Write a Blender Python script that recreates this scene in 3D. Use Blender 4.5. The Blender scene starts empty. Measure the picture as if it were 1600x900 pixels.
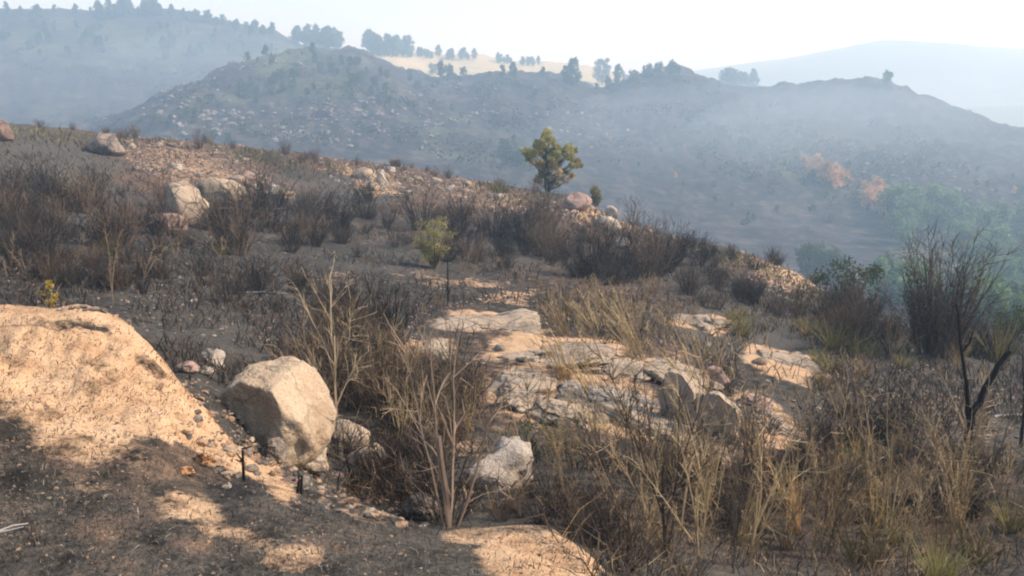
import bpy, bmesh, math, random
import numpy as np
from mathutils import Vector, Matrix, Quaternion
from mathutils import noise as mnoise
from mathutils.bvhtree import BVHTree

# ------------------------------------------------------------------ camera, world, sun, exposure
scene = bpy.context.scene
COL = scene.collection
FPX, PITCH, EYE = 1386.0, math.radians(12.2), 1.7      # focal length in pixels of the 1600 px photograph
cam_data = bpy.data.cameras.new("camera")
cam = bpy.data.objects.new("camera", cam_data)
COL.objects.link(cam)
cam.location = (0, 0, EYE)
cam.rotation_euler = (math.pi / 2 - PITCH, 0, 0)
cam_data.sensor_width = 36.0
cam_data.lens = 36.0 * FPX / 1600.0
cam_data.clip_start, cam_data.clip_end = 0.05, 20000.0
scene.camera = cam

SUN_EL, SUN_AZ = math.radians(42), math.radians(88)     # azimuth clockwise from the view direction (+Y)
world = bpy.data.worlds.new("World")
scene.world = world
world.use_nodes = True
wn = world.node_tree
sky_tex = wn.nodes.new("ShaderNodeTexSky")
sky_tex.sky_type = 'NISHITA'
sky_tex.sun_disc = False
sky_tex.sun_elevation = SUN_EL
sky_tex.sun_rotation = SUN_AZ
sky_tex.air_density = 1.0
sky_tex.dust_density = 1.0
sky_tex.ozone_density = 1.0
bg = wn.nodes["Background"]
bg.inputs["Strength"].default_value = 0.15
wn.links.new(sky_tex.outputs[0], bg.inputs["Color"])

sun_data = bpy.data.lights.new("sun", 'SUN')
sun_data.energy = 3.8
sun_data.angle = math.radians(0.6)
sun_data.color = (1.0, 0.93, 0.83)
sun = bpy.data.objects.new("sun", sun_data)
COL.objects.link(sun)
to_sun = Vector((math.sin(SUN_AZ) * math.cos(SUN_EL), math.cos(SUN_AZ) * math.cos(SUN_EL), math.sin(SUN_EL)))
sun.rotation_euler = to_sun.to_track_quat('Z', 'Y').to_euler()
sun.location = (30, 10, 60)

scene.view_settings.view_transform = 'Standard'
scene.view_settings.look = 'None'
scene.view_settings.exposure = 0.80
scene.view_settings.gamma = 1.0
scene.cycles.volume_bounces = 2
scene.cycles.max_bounces = 6
scene.cycles.diffuse_bounces = 3
scene.cycles.filter_width = 2.1
HAZE_COLOR, HAZE_DENSITY = (0.58, 0.80, 1.0, 1.0), 0.00175

# ------------------------------------------------------------------ small helpers
rng = np.random.default_rng(11)
random.seed(11)


def tag(o, label=None, cat=None, group=None, kind=None):
    if label: o["label"] = label
    if cat: o["category"] = cat
    if group: o["group"] = group
    if kind: o["kind"] = kind
    return o


def link(name, data, parent=None, loc=(0, 0, 0), rot=(0, 0, 0), scale=(1, 1, 1)):
    o = bpy.data.objects.new(name, data)
    COL.objects.link(o)
    if parent: o.parent = parent
    o.location, o.rotation_euler, o.scale = loc, rot, scale
    return o


def mesh_np(name, V, F, mats=(), smooth=True, tint=None, face_mat=None):
    """V (n,3); F a list of (m,k) index arrays; tint (n,3) linear colours stored per vertex."""
    me = bpy.data.meshes.new(name)
    V = np.asarray(V, dtype=np.float32)
    F = [np.asarray(f, dtype=np.int32) for f in F if len(f)]
    me.vertices.add(len(V))
    me.vertices.foreach_set("co", V.ravel())
    loops = np.concatenate([f.ravel() for f in F])
    totals = np.concatenate([np.full(len(f), f.shape[1], dtype=np.int32) for f in F])
    starts = np.concatenate([[0], np.cumsum(totals)[:-1]]).astype(np.int32)
    me.loops.add(len(loops))
    me.loops.foreach_set("vertex_index", loops)
    me.polygons.add(len(totals))
    me.polygons.foreach_set("loop_start", starts)
    me.polygons.foreach_set("use_smooth", np.full(len(totals), bool(smooth)))
    if face_mat is not None:
        me.polygons.foreach_set("material_index", np.asarray(face_mat, dtype=np.int32))
    me.update(calc_edges=True)
    if tint is not None:
        a = me.color_attributes.new("tint", 'FLOAT_COLOR', 'POINT')
        c = np.ones((len(V), 4), dtype=np.float32)
        t = np.asarray(tint, dtype=np.float32)
        c[:, :t.shape[1]] = t
        a.data.foreach_set("color", c.ravel())
    for m in mats: me.materials.append(m)
    return me


def smoothstep(a, b, x):
    t = np.clip((x - a) / (b - a), 0, 1)
    return t * t * (3 - 2 * t)


def _hash(ix, iy, seed):
    h = (ix.astype(np.int64) * 374761393 + iy.astype(np.int64) * 668265263 + seed * 2147483647) & 0xFFFFFFFF
    h = ((h ^ (h >> 13)) * 1274126177) & 0xFFFFFFFF
    h = (h ^ (h >> 16)) & 0xFFFFFFFF
    return h.astype(np.float64) / 4294967295.0


def vnoise(x, y, seed=0):
    ix, iy = np.floor(x), np.floor(y)
    fx, fy = x - ix, y - iy
    fx, fy = fx * fx * fx * (fx * (fx * 6 - 15) + 10), fy * fy * fy * (fy * (fy * 6 - 15) + 10)
    a, b = _hash(ix, iy, seed), _hash(ix + 1, iy, seed)
    c, d = _hash(ix, iy + 1, seed), _hash(ix + 1, iy + 1, seed)
    return (a * (1 - fx) + b * fx) * (1 - fy) + (c * (1 - fx) + d * fx) * fy * 1.0


def fbm(x, y, seed=0, oct=4, gain=0.5):
    s, a, t = 0.0, 1.0, 0.0
    for i in range(oct):
        s = s + a * (vnoise(x, y, seed + i * 17) * 2 - 1)
        t += a
        a *= gain
        x, y = x * 2.03 + 13.7, y * 2.03 - 7.1
    return s / t


def pchip(xk, Yk, xq):
    """monotone cubic through Yk (K, M) at increasing xk (K,), sampled at xq -> (Q, M)"""
    xk = np.asarray(xk, float)
    Yk = np.asarray(Yk, float)
    if Yk.ndim == 1: Yk = Yk[:, None]
    h = np.diff(xk)[:, None]
    d = np.diff(Yk, axis=0) / h
    m = np.zeros_like(Yk)
    w1, w2 = 2 * h[1:] + h[:-1], h[1:] + 2 * h[:-1]
    with np.errstate(divide='ignore', invalid='ignore'):
        mm = (w1 + w2) / (w1 / d[:-1] + w2 / d[1:])
    ok = (d[:-1] * d[1:]) > 0
    m[1:-1] = np.where(ok, mm, 0)
    m[0], m[-1] = d[0], d[-1]
    i = np.clip(np.searchsorted(xk, xq, side='right') - 1, 0, len(xk) - 2)
    t = ((xq - xk[i]) / h[i, 0])[:, None]
    H = h[i]
    return ((1 + 2 * t) * (1 - t) ** 2) * Yk[i] + t * (1 - t) ** 2 * H * m[i] + t * t * (3 - 2 * t) * Yk[i + 1] + t * t * (t - 1) * H * m[i + 1]


CP, SP = math.cos(PITCH), math.sin(PITCH)


def ray_np(px, py):
    a, b = (px - 800.0) / FPX, (450.0 - py) / FPX
    return a, CP + b * SP, -SP + b * CP          # x, y, z (not normalised)


# ------------------------------------------------------------------ node materials
class NT:
    def __init__(self, name, rough=0.9, spec=0.2):
        self.m = bpy.data.materials.new(name)
        self.m.use_nodes = True
        self.t = self.m.node_tree
        self.b = self.t.nodes["Principled BSDF"]
        self.b.inputs["Roughness"].default_value = rough
        self.b.inputs["Specular IOR Level"].default_value = spec
        self.pos = None

    def n(self, typ, **kw):
        n = self.t.nodes.new("ShaderNode" + typ)
        for k, v in kw.items(): setattr(n, k, v)
        return n

    def l(self, a, b): self.t.links.new(a, b)

    def coord(self, obj=False):
        if obj: return self.n("TexCoord").outputs["Object"]
        if self.pos is None: self.pos = self.n("NewGeometry").outputs["Position"]
        return self.pos

    def noise(self, scale, detail=4.0, rough=0.55, obj=False, stretch=None, off=None):
        v = self.coord(obj)
        if stretch or off:
            mp = self.n("Mapping")
            if stretch: mp.inputs["Scale"].default_value = stretch
            if off: mp.inputs["Location"].default_value = off
            self.l(v, mp.inputs["Vector"]); v = mp.outputs[0]
        t = self.n("TexNoise")
        t.inputs["Scale"].default_value = scale
        t.inputs["Detail"].default_value = detail
        t.inputs["Roughness"].default_value = rough
        self.l(v, t.inputs["Vector"])
        return t.outputs["Fac"]

    def ramp(self, fac, stops):
        r = self.n("ValToRGB")
        e = r.color_ramp.elements
        while len(e) < len(stops): e.new(0.5)
        for i, (p, c) in enumerate(stops):
            e[i].position = p
            e[i].color = (*c, 1) if hasattr(c, "__len__") else (c, c, c, 1)
        self.l(fac, r.inputs["Fac"])
        return r.outputs["Color"]

    def mix(self, fac, a, b, mode='MIX'):
        x = self.n("Mix", data_type='RGBA', blend_type=mode)
        for s, v in (("Factor", fac), ("A", a), ("B", b)):
            sock = [i for i in x.inputs if i.name == s and (i.type == 'RGBA' if s != "Factor" else i.type == 'VALUE')][0]
            if isinstance(v, (int, float)): sock.default_value = v
            elif isinstance(v, tuple): sock.default_value = (*v, 1)
            else: self.l(v, sock)
        return [o for o in x.outputs if o.type == 'RGBA'][0]

    def math(self, op, a, b=0.0, clamp=False):
        x = self.n("Math", operation=op, use_clamp=clamp)
        for i, v in enumerate((a, b)):
            if isinstance(v, (int, float)): x.inputs[i].default_value = v
            else: self.l(v, x.inputs[i])
        return x.outputs[0]

    def attr(self, name, out="Color"):
        a = self.n("Attribute", attribute_name=name)
        return a.outputs[out]

    def sep(self, col):
        s = self.n("SeparateColor")
        self.l(col, s.inputs[0])
        return s.outputs

    def bump(self, height, strength=0.5, dist=0.05):
        b = self.n("Bump")
        b.inputs["Strength"].default_value = strength
        b.inputs["Distance"].default_value = dist
        self.l(height, b.inputs["Height"])
        self.l(b.outputs[0], self.b.inputs["Normal"])

    def color(self, c):
        if isinstance(c, tuple): self.b.inputs["Base Color"].default_value = (*c, 1)
        else: self.l(c, self.b.inputs["Base Color"])
        return self


def ground_material():
    """tint.r = bare sand, tint.g = brown soil and straw litter, tint.b = grey ash"""
    k = NT("burnt_ground", 0.95, 0.1)
    msk = k.sep(k.attr("tint"))
    fine, mid, big = k.noise(38, 5, 0.65), k.noise(5.5, 5, 0.6), k.noise(0.8, 4, 0.6)
    char = k.ramp(mid, [(0.30, (0.022, 0.019, 0.016)), (0.55, (0.050, 0.042, 0.034)), (0.75, (0.100, 0.082, 0.062))])
    ash = k.ramp(fine, [(0.3, (0.050, 0.044, 0.036)), (0.7, (0.125, 0.110, 0.089))])
    soil = k.ramp(mid, [(0.3, (0.075, 0.047, 0.032)), (0.7, (0.20, 0.125, 0.082))])
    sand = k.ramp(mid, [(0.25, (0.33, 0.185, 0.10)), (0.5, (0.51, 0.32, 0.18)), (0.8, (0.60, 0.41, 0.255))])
    amt = k.math('ADD', k.math('MULTIPLY', k.math('SUBTRACT', mid, 0.5), 1.6), k.math('MULTIPLY', k.math('SUBTRACT', fine, 0.5), 1.0))
    amt = k.math('ADD', amt, k.math('MULTIPLY', k.math('SUBTRACT', big, 0.5), 0.8))

    def fac(mask, gain=1.0):
        x = k.math('ADD', k.math('MULTIPLY', mask, 1.5 * gain), amt)
        return k.math('MULTIPLY', k.math('SUBTRACT', x, 0.36), 1.9, True)
    c = k.mix(fac(msk[2]), char, ash)
    c = k.mix(fac(msk[1]), c, soil)
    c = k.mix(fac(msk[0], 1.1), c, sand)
    speck = k.ramp(k.noise(95, 2, 0.7), [(0.33, 0.45), (0.47, 1.0), (0.62, 1.0), (0.72, 1.35)])
    c = k.mix(0.75, c, speck, 'MULTIPLY')
    k.color(c)
    k.bump(k.math('ADD', k.math('MULTIPLY', fine, 0.35), mid), 0.8, 0.06)
    return k.m


def hillside_material():
    """tint.r = pale bare field, tint.g = green or straw cover, tint.b = ash"""
    k = NT("burnt_hillside", 0.95, 0.1)
    msk = k.sep(k.attr("tint"))
    a, b, c3 = k.noise(0.35, 5, 0.65), k.noise(0.06, 4, 0.6), k.noise(0.02, 3, 0.5)
    char = k.ramp(a, [(0.32, (0.012, 0.011, 0.012)), (0.52, (0.032, 0.028, 0.028)), (0.72, (0.10, 0.085, 0.075))])
    soil = k.ramp(a, [(0.3, (0.050, 0.044, 0.040)), (0.7, (0.135, 0.112, 0.092))])
    c = k.mix(k.math('MULTIPLY', k.math('SUBTRACT', b, 0.50), 4.0, True), char, soil)
    green = k.ramp(a, [(0.3, (0.045, 0.060, 0.028)), (0.7, (0.12, 0.125, 0.06))])
    g = k.math('MULTIPLY', k.math('SUBTRACT', k.math('ADD', msk[1], k.math('SUBTRACT', b, 0.5)), 0.45), 3.0, True)
    c = k.mix(g, c, green)
    fld = k.ramp(k.noise(0.12, 4, 0.6), [(0.3, (0.34, 0.28, 0.15)), (0.7, (0.47, 0.385, 0.22))])
    f = k.math('MULTIPLY', k.math('SUBTRACT', k.math('ADD', msk[0], k.math('MULTIPLY', k.math('SUBTRACT', a, 0.5), 0.5)), 0.4), 5.0, True)
    c = k.mix(f, c, fld)
    k.color(c)
    k.bump(k.math('ADD', k.math('MULTIPLY', a, 0.4), b), 0.8, 1.5)
    return k.m


MAT = {}
MAT['ground'] = ground_material()
MAT['hillside'] = hillside_material()
_k = NT("distant_mountain", 0.95, 0.1)
MAT['mountain'] = _k.color(_k.ramp(_k.noise(0.01, 5, 0.6), [(0.35, (0.045, 0.055, 0.035)), (0.65, (0.11, 0.105, 0.07))])).m

# ------------------------------------------------------------------ terrain: one sheet from the roadside to the horizon
# Each row is a line across the land (a verge, a gully, a crest ...): (column, line of sight, distance in metres or ('z', height)).
ROWS = [
    [(-1200, 2200, ('z', 0)), (2800, 2200, ('z', 0))],
    [(-1200, 1300, ('z', 0)), (900, 1300, ('z', 0)), (1300, 1300, ('z', -0.15)), (1700, 1300, ('z', -0.4)), (2800, 1300, ('z', -0.6))],
    [(-1200, 900, ('z', 0.1)), (0, 900, ('z', 0.0)), (500, 900, ('z', 0)), (800, 905, ('z', 0)), (950, 960, ('z', -0.03)), (1200, 1010, ('z', -0.35)), (1700, 1060, ('z', -0.8)), (2800, 1060, ('z', -0.9))],
    [(-1200, 600, 4.9), (-300, 620, 4.7), (0, 640, 4.6), (200, 650, 4.6), (330, 715, 4.45), (450, 790, 3.75), (600, 830, 3.6), (800, 850, 3.5), (950, 920, 3.3), (1200, 960, 4.2), (1700, 1000, 5.0), (2800, 1000, 5.0)],
    # lip of the verge and crest of the earth mound
    [(-1200, 470, 6.6), (-300, 474, 6.4), (0, 478, 6.1), (130, 483, 6.0), (190, 506, 5.9), (240, 552, 5.7), (300, 622, 5.3), (380, 712, 4.9), (470, 762, 4.4), (600, 802, 4.1), (700, 826, 3.95), (840, 822, 3.9), (910, 856, 3.7), (960, 905, 3.6), (1200, 925, 5.0), (1700, 960, 5.8), (2800, 960, 6.0)],
    # gully
    [(-1200, 560, 8.6), (0, 560, 8.2), (240, 592, 7.6), (300, 600, 7.3), (345, 620, 7.1), (380, 652, 7.0), (420, 700, 6.8), (460, 728, 6.6), (500, 762, 6.4), (600, 816, 5.6), (700, 842, 5.0), (840, 842, 5.0), (960, 870, 5.2), (1200, 872, 6.6), (1700, 890, 7.6), (2800, 890, 7.6)],
    [(-1200, 520, 11.5), (0, 525, 11.5), (240, 556, 9.8), (300, 568, 9.6), (345, 588, 9.3), (420, 640, 8.8), (550, 705, 8.6), (700, 735, 8.2), (900, 750, 7.8), (1200, 770, 8.6), (1600, 790, 9.6), (2800, 800, 9.6)],
    [(-1200, 480, 15), (0, 484, 15), (400, 545, 13.5), (700, 580, 12.6), (900, 600, 12.2), (1100, 640, 11.6), (1300, 668, 12), (1600, 690, 12.5), (2800, 720, 12.5)],
    [(-1200, 410, 20), (0, 415, 20), (400, 452, 19), (700, 485, 18.2), (1000, 505, 18), (1250, 545, 17.5), (1450, 575, 17), (1600, 605, 16.5), (2800, 640, 16)],
    [(-1200, 340, 28), (0, 345, 28), (400, 385, 27.5), (700, 418, 26.5), (1000, 445, 25.5), (1250, 495, 23.5), (1450, 540, 21), (1600, 565, 20.5), (2800, 600, 20)],
    [(-1200, 262, 40), (0, 270, 40), (300, 308, 39), (600, 345, 37), (900, 378, 35), (1100, 418, 32.5), (1300, 475, 28.5), (1450, 525, 24.5), (1600, 545, 24), (2800, 580, 24)],
    # crest of the near slope
    [(-1200, 165, 64), (-500, 176, 63), (0, 192, 60), (200, 213, 59), (400, 232, 57), (600, 258, 55), (800, 292, 51), (900, 310, 49), (955, 338, 47), (1040, 370, 45), (1150, 393, 41), (1250, 430, 36.5), (1310, 470, 33), (1400, 508, 29), (1500, 525, 28), (1600, 530, 28), (2800, 565, 28)],
    # hidden back of it
    [(-1200, 215, 90), (0, 228, 88), (400, 270, 84), (800, 345, 78), (1050, 415, 70), (1310, 505, 55), (1500, 535, 45), (1600, 542, 42), (2800, 575, 42)],
    [(-1200, 250, 135), (0, 260, 135), (400, 300, 135), (800, 385, 130), (1050, 425, 125), (1310, 478, 110), (1600, 500, 100), (2800, 530, 100)],
    [(-1200, 245, 190), (0, 252, 195), (200, 245, 200), (400, 275, 190), (800, 345, 178), (1050, 388, 170), (1310, 430, 158), (1600, 452, 150), (2800, 470, 150)],
    [(-1200, 225, 240), (0, 240, 235), (200, 222, 235), (320, 190, 250), (500, 190, 248), (800, 240, 238), (1050, 290, 232), (1300, 335, 225), (1450, 345, 225), (1600, 360, 228), (2800, 370, 230)],
    # crest of the rocky spur
    [(-1200, 240, 275), (0, 235, 270), (130, 215, 275), (215, 172, 290), (280, 145, 305), (350, 113, 325), (430, 90, 345), (480, 79, 352), (535, 80, 356), (590, 92, 360), (640, 114, 362), (700, 124, 366), (770, 119, 370), (850, 117, 374), (900, 130, 374), (940, 142, 374), (995, 120, 378), (1050, 112, 380), (1110, 128, 378), (1200, 143, 376), (1250, 141, 374), (1305, 130, 374), (1380, 133, 370), (1430, 150, 362), (1500, 178, 350), (1600, 206, 335), (2800, 260, 320)],
    [(-1200, 205, 350), (0, 205, 345), (130, 190, 355), (215, 182, 370), (280, 160, 385), (350, 130, 405), (430, 105, 425), (520, 98, 430), (600, 112, 436), (700, 142, 436), (850, 142, 440), (940, 152, 442), (1000, 134, 446), (1050, 128, 446), (1200, 166, 440), (1300, 160, 440), (1430, 185, 430), (1600, 240, 420), (2800, 300, 420)],
    [(-1200, 115, 450), (0, 115, 450), (150, 115, 456), (300, 105, 470), (430, 84, 480), (520, 84, 482), (600, 100, 490), (700, 126, 490), (850, 124, 494), (950, 138, 496), (1050, 130, 500), (1200, 150, 504), (1300, 172, 500), (1430, 200, 490), (1600, 250, 480), (2800, 310, 480)],
    # far crest with the tree lines and the bare field
    [(-1200, 30, 560), (-300, 18, 565), (0, 14, 570), (130, 16, 575), (250, 14, 580), (350, 33, 585), (430, 50, 590), (480, 72, 590), (560, 79, 594), (640, 83, 596), (740, 87, 600), (800, 95, 605), (860, 99, 608), (930, 107, 610), (1000, 121, 615), (1100, 126, 618), (1200, 135, 620), (1240, 143, 620), (1300, 170, 615), (1430, 210, 600), (1600, 250, 590), (2800, 310, 590)],
    [(-1200, 90, 720), (0, 70, 730), (400, 100, 740), (740, 125, 750), (1000, 160, 760), (1240, 185, 760), (1430, 215, 750), (1600, 240, 740), (2800, 290, 740)],
    [(-1200, 130, 820), (0, 130, 820), (740, 160, 820), (1240, 200, 820), (1480, 196, 810), (1600, 198, 810), (2800, 210, 810)],
    [(-1200, 140, 960), (740, 155, 960), (1300, 172, 960), (1480, 168, 960), (1600, 165, 960), (2800, 165, 960)],
    [(-1200, 145, 1080), (740, 158, 1080), (1300, 173, 1080), (1600, 172, 1080), (2800, 172, 1080)],
    # the distant mountain
    [(-1200, 135, 1380), (700, 140, 1380), (1000, 120, 1390), (1120, 108, 1400), (1230, 92, 1400), (1300, 78, 1400), (1390, 63, 1400), (1480, 69, 1400), (1600, 80, 1400), (1900, 100, 1400), (2800, 130, 1400)],
    [(-1200, 150, 3600), (1000, 150, 3600), (1390, 140, 3600), (2800, 150, 3600)],
]
pxs = np.concatenate([np.arange(-1200, -150, 30), np.arange(-150, 1750, 5), np.arange(1750, 2801, 30)]).astype(float)
K = len(ROWS)
PYK, LRK = np.zeros((K, len(pxs))), np.zeros((K, len(pxs)))
for k, row in enumerate(ROWS):
    kx = [p[0] for p in row]
    rr = []
    for (px, py, r) in row:
        if isinstance(r, tuple):
            dx, dy, dz = ray_np(px, py)
            r = (r[1] - EYE) / dz * math.hypot(dx, dy)
        rr.append(math.log(r))
    PYK[k] = pchip(kx, [p[1] for p in row], pxs)[:, 0]
    LRK[k] = pchip(kx, rr, pxs)[:, 0]
SUB = [6, 8, 14, 30, 30, 26, 30, 34, 34, 30, 30, 34, 8, 14, 26, 30, 36, 10, 24, 26, 6, 8, 8, 6, 20, 6]
vq = np.concatenate([k + np.arange(SUB[k]) / SUB[k] for k in range(K - 1)] + [[K - 1.0]])
row_start = np.concatenate([[0], np.cumsum(SUB[:K - 1])])
PY = pchip(np.arange(K), PYK, vq)
RR = np.exp(pchip(np.arange(K), LRK, vq))
PX = np.broadcast_to(pxs, PY.shape)
DX, DY, DZ = ray_np(PX, PY)
HH = np.hypot(DX, DY)
X, Y, Z = RR * DX / HH, RR * DY / HH, EYE + RR * DZ / HH
# relief on top of the broad shape
near = smoothstep(1.5, 3.0, RR) * (1 - smoothstep(60, 120, RR))
gro = smoothstep(7.0, 12.0, RR)
Z = Z + near * (0.035 * fbm(X / 0.5, Y / 0.5, 3, 4, 0.6) * (1 - gro) + gro * (0.16 * fbm(X / 2.6, Y / 2.6, 5, 5, 0.6) + 0.06 * fbm(X / .5, Y / .5, 8, 3, 0.6)))
far = smoothstep(150, 290, RR) * (1 - smoothstep(760, 900, RR))
backfar = smoothstep(430, 500, RR)
fx, fy = X / 22, Y / 22
Z = Z + far * (1 - 0.55 * backfar) * (3.4 * fbm(fx, fy, 21, 6, 0.6) + 2.6 * np.abs(fbm(X / 10, Y / 10, 31, 4, 0.6)) + 1.3 * fbm(X / 4, Y / 4, 33, 3, 0.6))
Z = Z + smoothstep(1100, 1300, RR) * 6 * fbm(X / 160, Y / 160, 41, 5, 0.5)


mound_z = np.exp(-(((RR - 5.3) / 0.9) ** 2)) * smoothstep(0, 120, 560 - PX)
Z = Z + mound_z * (0.07 * fbm(X / 0.28, Y / 0.8, 55, 4, 0.6) + 0.05 * fbm(X / 0.8, Y / 0.16, 57, 3, 0.6) + .035 * fbm(X / .12, Y / .12, 59, 3, .6))


def inside(poly, x, y):
    c = np.zeros(np.shape(x), bool)
    for (x0, y0), (x1, y1) in zip(poly, poly[1:] + poly[:1]):
        with np.errstate(divide='ignore', invalid='ignore'):
            c ^= ((y0 > y) != (y1 > y)) & (x < (x1 - x0) * (y - y0) / (y1 - y0 + 1e-12) + x0)
    return c


def blob(x, y, cx, cy, rx, ry, rot=0.0, s=1.0):
    c, n = math.cos(math.radians(rot)), math.sin(math.radians(rot))
    u, v = (x - cx) * c + (y - cy) * n, -(x - cx) * n + (y - cy) * c
    d = np.sqrt((u / rx) ** 2 + (v / ry) ** 2)
    return s * (1 - smoothstep(0.55, 1.25, d))


R_CREST, R_LIP, R_FAR = row_start[11], row_start[4], row_start[13]
nr, nc = PY.shape
ridx = np.arange(nr)[:, None] * np.ones((1, nc), int)
vis_near = ridx <= R_CREST + 4
front = ridx <= R_LIP + 8
wx = PX + 26 * fbm(X * 1.2, Y * 1.2, 61, 4)
wy = PY + 20 * fbm(X * 1.2, Y * 1.2, 71, 4)
sand = np.zeros(PY.shape)
MOUND = [(-1300, 440), (0, 440), (150, 440), (250, 500), (320, 600), (400, 700), (400, 745), (330, 722), (270, 684), (190, 655), (100, 662), (0, 655), (-1300, 690)]
mound = inside(MOUND, wx, wy) & front & (ridx >= row_start[2])
sand = np.where(mound, 0.74 + 0.42 * fbm(X / 0.7, Y / 0.25, 101, 4) + 0.12 * fbm(X / 2, Y / 1.5, 103, 3), sand)
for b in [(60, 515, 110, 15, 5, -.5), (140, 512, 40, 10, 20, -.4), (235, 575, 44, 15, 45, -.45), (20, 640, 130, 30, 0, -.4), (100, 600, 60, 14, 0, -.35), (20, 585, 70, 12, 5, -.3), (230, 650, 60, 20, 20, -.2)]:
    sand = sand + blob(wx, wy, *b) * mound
for b in [(845, 872, 105, 46, 5, 1.0), (130, 690, 110, 42, 10, .42), (450, 868, 60, 30, 0, .46), (300, 795, 60, 26, 5, .42), (360, 828, 70, 18, 5, .40), (420, 740, 55, 22, 45, .6), (560, 800, 60, 12, 15, .35), (130, 770, 60, 20, 0, .2), (740, 835, 60, 12, 0, .4)]:
    sand = np.maximum(sand, blob(wx, wy, *b) * front)
for b in [(760, 508, 95, 20, 8, .85), (865, 552, 115, 24, 0, .75), (835, 615, 80, 45, 20, .6), (960, 635, 105, 45, 20, .6), (1060, 582, 70, 22, 15, .5), (1215, 562, 65, 25, 15, .8), (1222, 672, 45, 24, 20, .6), (1180, 628, 40, 16, 20, .6),
          (1095, 502, 45, 12, 10, .6), (670, 545, 38, 16, 0, .6), (290, 262, 110, 34, 15, .30), (580, 282, 60, 20, 15, .42), (760, 304, 110, 20, 15, .26), (945, 352, 70, 18, 25, .55), (1225, 425, 80, 30, 25, .5), (430, 302, 40, 10, 10, .5), (700, 440, 90, 10, 0, .3), (800, 465, 60, 12, 0, .4), (520, 440, 70, 10, 0, .25), (450, 640, 60, 60, 40, .3), (720, 700, 70, 20, 0, .3), (1450, 640, 120, 40, 10, .22), (1120, 700, 80, 30, 0, .3)]:
    sand = np.maximum(sand, blob(wx, wy, *b) * (vis_near & ~front))
soil = 0.08 + 0.25 * fbm(X / 3.5, Y / 3.5, 81, 4) + 0.12 * (RR > 30)
for b in [(900, 560, 260, 150, 10, .30), (1230, 430, 120, 50, 25, .3), (300, 260, 160, 60, 15, .3), (700, 300, 300, 40, 15, .25), (1300, 800, 400, 120, 0, .3), (200, 720, 200, 60, 10, .2), (360, 840, 300, 50, 0, .12)]:
    soil = np.maximum(soil, soil + blob(wx, wy, *b))
ash = 0.38 + 0.35 * fbm(X / 4.5, Y / 4.5, 91, 4)
for b in [(60, 250, 160, 60, 10, .5), (430, 480, 250, 60, 5, .3), (1450, 640, 180, 90, 10, .55), (480, 300, 140, 18, 5, .5), (560, 745, 120, 40, 20, .35), (1150, 520, 110, 40, 10, .4)]:
    ash = ash + blob(wx, wy, *b)
tint_near = np.stack([np.clip(sand, 0, 1), np.clip(soil, 0, 1), np.clip(ash, 0, 1)], -1)
# the far land
FIELD = [(540, 66), (640, 72), (760, 80), (860, 88), (940, 98), (975, 112), (960, 150), (900, 150), (840, 130), (700, 142), (640, 130), (590, 100)]
fwx, fwy = PX + 8 * fbm(X / 30, Y / 30, 5, 3), PY + 3 * fbm(X / 20, Y / 20, 6, 3)
rfar = np.clip((ridx - row_start[17]) / 10.0, 0, 1)
field_m = inside(FIELD, fwx, fwy) * (ridx >= row_start[17]) * (ridx < row_start[20]) * 1.0
grn = 0.28 + 0.3 * fbm(X / 60, Y / 60, 15, 4)
for b in [(1500, 380, 160, 90, 10, .45), (1300, 290, 120, 40, 20, .35), (1150, 210, 120, 25, 25, .25), (480, 110, 100, 50, 10, .30), (200, 70, 260, 50, 5, .30)]:
    grn = grn + blob(PX, PY, *b) * (ridx > R_FAR)
grn = np.where(RR > 770, 0.8, grn)
grn = np.where((PX > 1440) & (RR > 770), 1.0, grn)
tint_far = np.stack([field_m, np.clip(grn, 0, 1), np.zeros_like(grn)], -1)

VERTS = np.stack([X, Y, Z], -1).reshape(-1, 3)
qi = (np.arange(nr - 1)[:, None] * nc + np.arange(nc - 1)[None, :])
QUADS = np.stack([qi, qi + 1, qi + nc + 1, qi + nc], -1)           # (nr-1, nc-1, 4)


def sheet(name, mask, tints, mat):
    q = QUADS[mask]
    used = np.unique(q)
    remap = np.full(nr * nc, -1, np.int64)
    remap[used] = np.arange(len(used))
    me = mesh_np(name, VERTS[used], [remap[q]], [mat], True, tints.reshape(-1, 3)[used])
    return tag(link(name, me), kind="structure")


qrow = ridx[:-1, :-1]
mound_q = mound[:-1, :-1]
sheet("ground", (qrow < R_FAR) & ~mound_q, tint_near, MAT['ground'])
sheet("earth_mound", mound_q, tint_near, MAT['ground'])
sheet("hillside", (qrow >= R_FAR) & (qrow < row_start[21]), tint_far, MAT['hillside'])
sheet("plain", (qrow >= row_start[21]) & (qrow < row_start[23]), tint_far, MAT['hillside'])
sheet("mountain", qrow >= row_start[23], tint_far, MAT['mountain'])
# the roadside behind the camera
apron = np.array([(-60, -40, 0), (60, -40, 0)] + [tuple(VERTS[nc - 1])] + [tuple(VERTS[0])])
apron[2:, 2] -= 0.004
tag(link("roadside", mesh_np("roadside", apron, [np.array([[0, 1, 2, 3]])], [MAT['ground']], True, np.tile([.2, .4, .3], (4, 1)))), kind="structure")

BVH = BVHTree.FromPolygons([tuple(v) for v in VERTS.tolist()], QUADS.reshape(-1, 4).tolist(), all_triangles=False)
ORIGIN = Vector((0, 0, EYE))


def at(px, py, rmin=0.0, rmax=1e9, tries=60):
    """the point of the land seen along a line of sight; steps down until the distance is in range"""
    for i in range(tries):
        d = Vector(ray_np(px, py)).normalized()
        hit, nrm, _, dist = BVH.ray_cast(ORIGIN, d)
        if hit is not None and rmin <= dist <= rmax:
            return hit, (nrm if nrm.z > 0 else -nrm), dist
        if hit is not None and dist < rmin: py -= 1.5
        else: py += 1.5
    return None


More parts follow.
